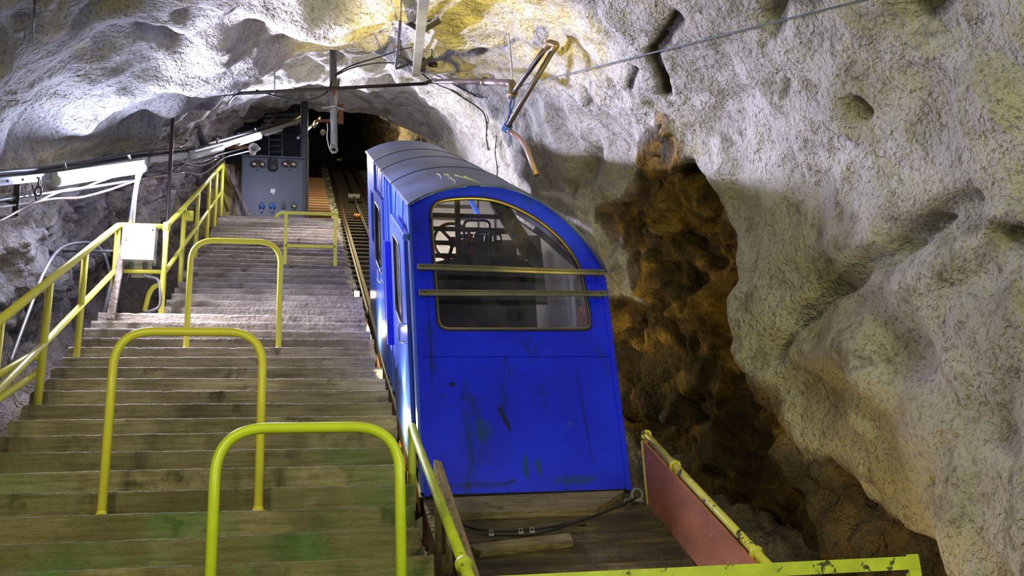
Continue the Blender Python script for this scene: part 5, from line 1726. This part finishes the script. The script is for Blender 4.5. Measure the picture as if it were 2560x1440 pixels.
def hanging_post():
    Y = 5.42
    a, b = atY(832, 160, Y), atY(835, 372, Y)
    t = thing('hanging_post', b, 'grey steel post hanging from the rock roof with an eye hole at its lower end', 'post')
    m = MB()
    MB().tube([a + Vector((0, 0, .35)), b + Vector((0, 0, .04))], .043, 18).build('pole', 'grey_steel', t)
    # eye plate
    c = atY(835, 374, Y)
    ring = []
    for k in range(21):
        an = 2 * math.pi * k / 20
        ring.append(c + Vector((math.cos(an) * .036, 0, math.sin(an) * .036)))
    MB().tube(ring, .016, 10, False).build('eye', 'grey_steel', t)
    MB().box(c + Vector((0, 0, .07)), (.085, .03, .10)).build('eye_plate', 'grey_steel', t)
    k = atY(834, 271, Y)
    ring = [k + Vector((math.cos(an) * .06, math.sin(an) * .06, 0)) for an in [2 * math.pi * q / 18 for q in range(19)]]
    MB().tube(ring, .010, 8, False).bar(k + Vector((-.14, 0, .0)), k + Vector((-.05, 0, .012)), .02, .02).bar(k + Vector((.05, 0, .012)), k + Vector((.12, 0, -.01)), .02, .02).build('clamp', 'galvanized', t)
    w0, w1 = atY(846, 196, Y - .14), atY(838, 262, Y - .08)
    MB().bar(w0, w1, .045, .02, (0, 1, 0)).build('lashed_batten', 'lean_wood', t, label='weathered wooden batten lashed to the post')
    MB().box(atY(832, 229, Y - .06), (.02, .03, .06)).build('red_tag', 'red_paint', t)
    MB().tube(smooth_curve([atY(838, 186, Y - .06), atY(870, 168, Y + .0), atY(905, 155, 5.2), atY(950, 142, 4.9), atY(1000, 125, 4.6), atY(1030, 118, 4.4)], 5), .009, 8).build('upper_cable', 'black_rubber', None, **props('thin black cable from the hanging post up to the rod beside the beam', 'cable'))
    MB().tube(smooth_curve([atY(836, 190, Y - .08), atY(880, 170, 5.3), atY(940, 158, 5.1), atY(1000, 157, 4.9), atY(1030, 154, 4.8)], 5), .009, 8).build('lower_cable', 'black_rubber', None, **props('black cable sagging from the hanging post to the foot of the beam', 'cable'))
    MB().tube(smooth_curve([atY(818, 308, Y), atY(819, 322, Y), atY(818, 345, Y), atY(824, 372, Y), atY(832, 384, Y)], 6), .007, 8).build('pale_cord', 'white_cable', None, **props('pale cord curling beside the lower end of the hanging post', 'cord'))
    # rusty bracket behind
    a, b = atY(852, 262, 11.5), atY(852, 308, 11.5)
    MB().bar(a, b, .10, .10, (0, 1, 0)).bar(atY(790, 302, 11.5), b + Vector((0, 0, .06)), .05, .05).build('rusty_bracket', 'rusty_steel', None, **props('rust orange steel bracket in the tunnel mouth behind the hanging post', 'bracket'))


hanging_post()


def roof_beam():
    A, B = atY(1040, 192, 4.9), atY(1064, -30, 1.35)
    d = (B - A).normalized()
    t = thing('channel_beam', (A + B) / 2, 'long grey steel channel beam slung under the yellow lit rock roof', 'beam')
    X = d.cross(Vector((0, 0, 1))).normalized(); Z = X.cross(d).normalized()
    if Z.z < 0:
        Z = -Z
    w, h = .088, .10
    prof = [(-w, 0), (w, 0), (w, h), (w - .014, h), (w - .014, .014), (-w + .014, .014), (-w + .014, h), (-w, h)]
    MB().prism([A + X * (a * .5) + Z * b for a, b in prof], B + d * .5 - A).build('channel', 'steel_beam', t)
    for s, dx in ((.25, -1), (.30, 1), (2.0, -1), (2.1, 1)):
        c = A + d * s + Z * .06
        MB().bar(c, c + X * (dx * .20) + Z * .12, .05, .03, d).build('side_bracket', 'dark_steel', t)
        MB().tube([c + X * (dx * .18) + Z * .12, c + X * (dx * .18) + Z * .95], .008, 8).build('hanger_rod', 'dark_steel', t)
    e = A + d * .12
    MB().box(e + Z * .12 - X * .06, (.10, .16, .14), (X, d, Z)).build('end_shoe', 'dark_steel', t)
    # perforated rod at its left
    p0, p1 = atY(990, 172, 4.7), atY(1001, 52, 2.65)
    r = thing('perforated_rod', p0, 'dark perforated rod hanging from the roof left of the channel beam', 'rod')
    MB().bar(p0, p1, .03, .012, (0, 1, 0)).build('strip', 'dark_steel', r)
    MB().tube([p1, atY(1004, -20, 1.75)], .006, 8).build('wire', 'dark_steel', r)
    MB().bar(p0, atY(1030, 158, 4.75), .03, .02).build('foot', 'dark_steel', r)
    q = hit(1082, 162, .04)
    MB().box(q, (.12, .05, .05)).tube(smooth_curve([q, q + Vector((.06, -.03, .05)), q + Vector((.16, -.02, .12))], 5), .006, 8).build('roof_anchor', 'dark_steel', None, **props('small dark anchor plate with wire on the yellow lit roof', 'anchor'))
    q0, q1 = hit(1092, 30, .03), hit(1093, 185, .03)
    MB().tube([q0, (q0 + q1) / 2 + Vector((0, -.05, -.06)), q1], .005, 6).build('roof_wire', 'dark_steel', None, **props('thin dark wire stretched over the yellow lit roof right of the beam', 'wire'))


roof_beam()


def front_guard():
    Y = -1.35
    a, b = atY(1400, 1434, Y), atY(2297, 1390, Y)
    x0, x1, z = a.x - .5, b.x, (atY(1440, 1430, Y).z + atY(2290, 1390, Y).z) / 2
    t = thing('guard_bar', ((x0 + x1) / 2, Y, z), 'flaking lime yellow steel guard bar across the lower end of the wagon', 'barrier')
    m = MB()
    w = .055; e = .008
    prof = [(0, 0), (w, 0), (w, -e), (e, -e), (e, -w), (0, -w)]
    m.prism([Vector((x0, Y + p, z + q)) for p, q in prof], (x1 - x0, 0, 0))
    m.build('angle_bar', 'yellow_green_flaking', t)
    MB().prism([Vector((x1 - p, Y + q + .002, z + .008)) for p, q in ((0, 0), (w, 0), (w, e), (e, e), (e, w), (0, w))], (0, 0, -1.9)).build('post', 'yellow_green_flaking', t)
    MB().prism([Vector((x0 + .6 - p, Y + q + .01, z - .002)) for p, q in ((0, 0), (w, 0), (w, e), (e, e), (e, w), (0, w))], (0, 0, -1.9)).build('post', 'yellow_green_flaking', t)
    c = Vector((x1 - .03, Y + .01, z - .09))
    MB().bar(c + Vector((0, .02, .02)), c + Vector((-.06, .4, -.3)), .03, .012).build('brace', 'yellow_paint', t)


front_guard()


def trench_lamps():
    for (q, X, lb) in (((892, 736), .12, 'small bright bulkhead lamp low in the gap beside the blue car'),):
        c = atX(*q, X)
        t = thing('trench_lamp', c, lb, 'lamp')
        MB().box(c + Vector((0, .05, .0)), (.09, .08, .12)).build('body', 'dark_steel', t)
        MB().box(c + Vector((0, 0, 0)), (.072, .03, .095)).build('glass', 'warm_glow', t)
        MB().bar(c + Vector((0, .05, .05)), c + Vector((0, .05, -.6)), .03, .02, (0, 1, 0)).build('bracket', 'rusty_steel', t)
    # brown planks in the gap
    for (p, q, X, lb) in (((902, 770), (935, 905), .06, 'rust brown plank edging the gap between the steps and the car'),):
        a, b = atX(*p, X), atX(*q, X)
        MB().bar(a, b, .07, .03).build('gap_plank', 'rust_plank', None, **props(lb, 'plank'))


trench_lamps()
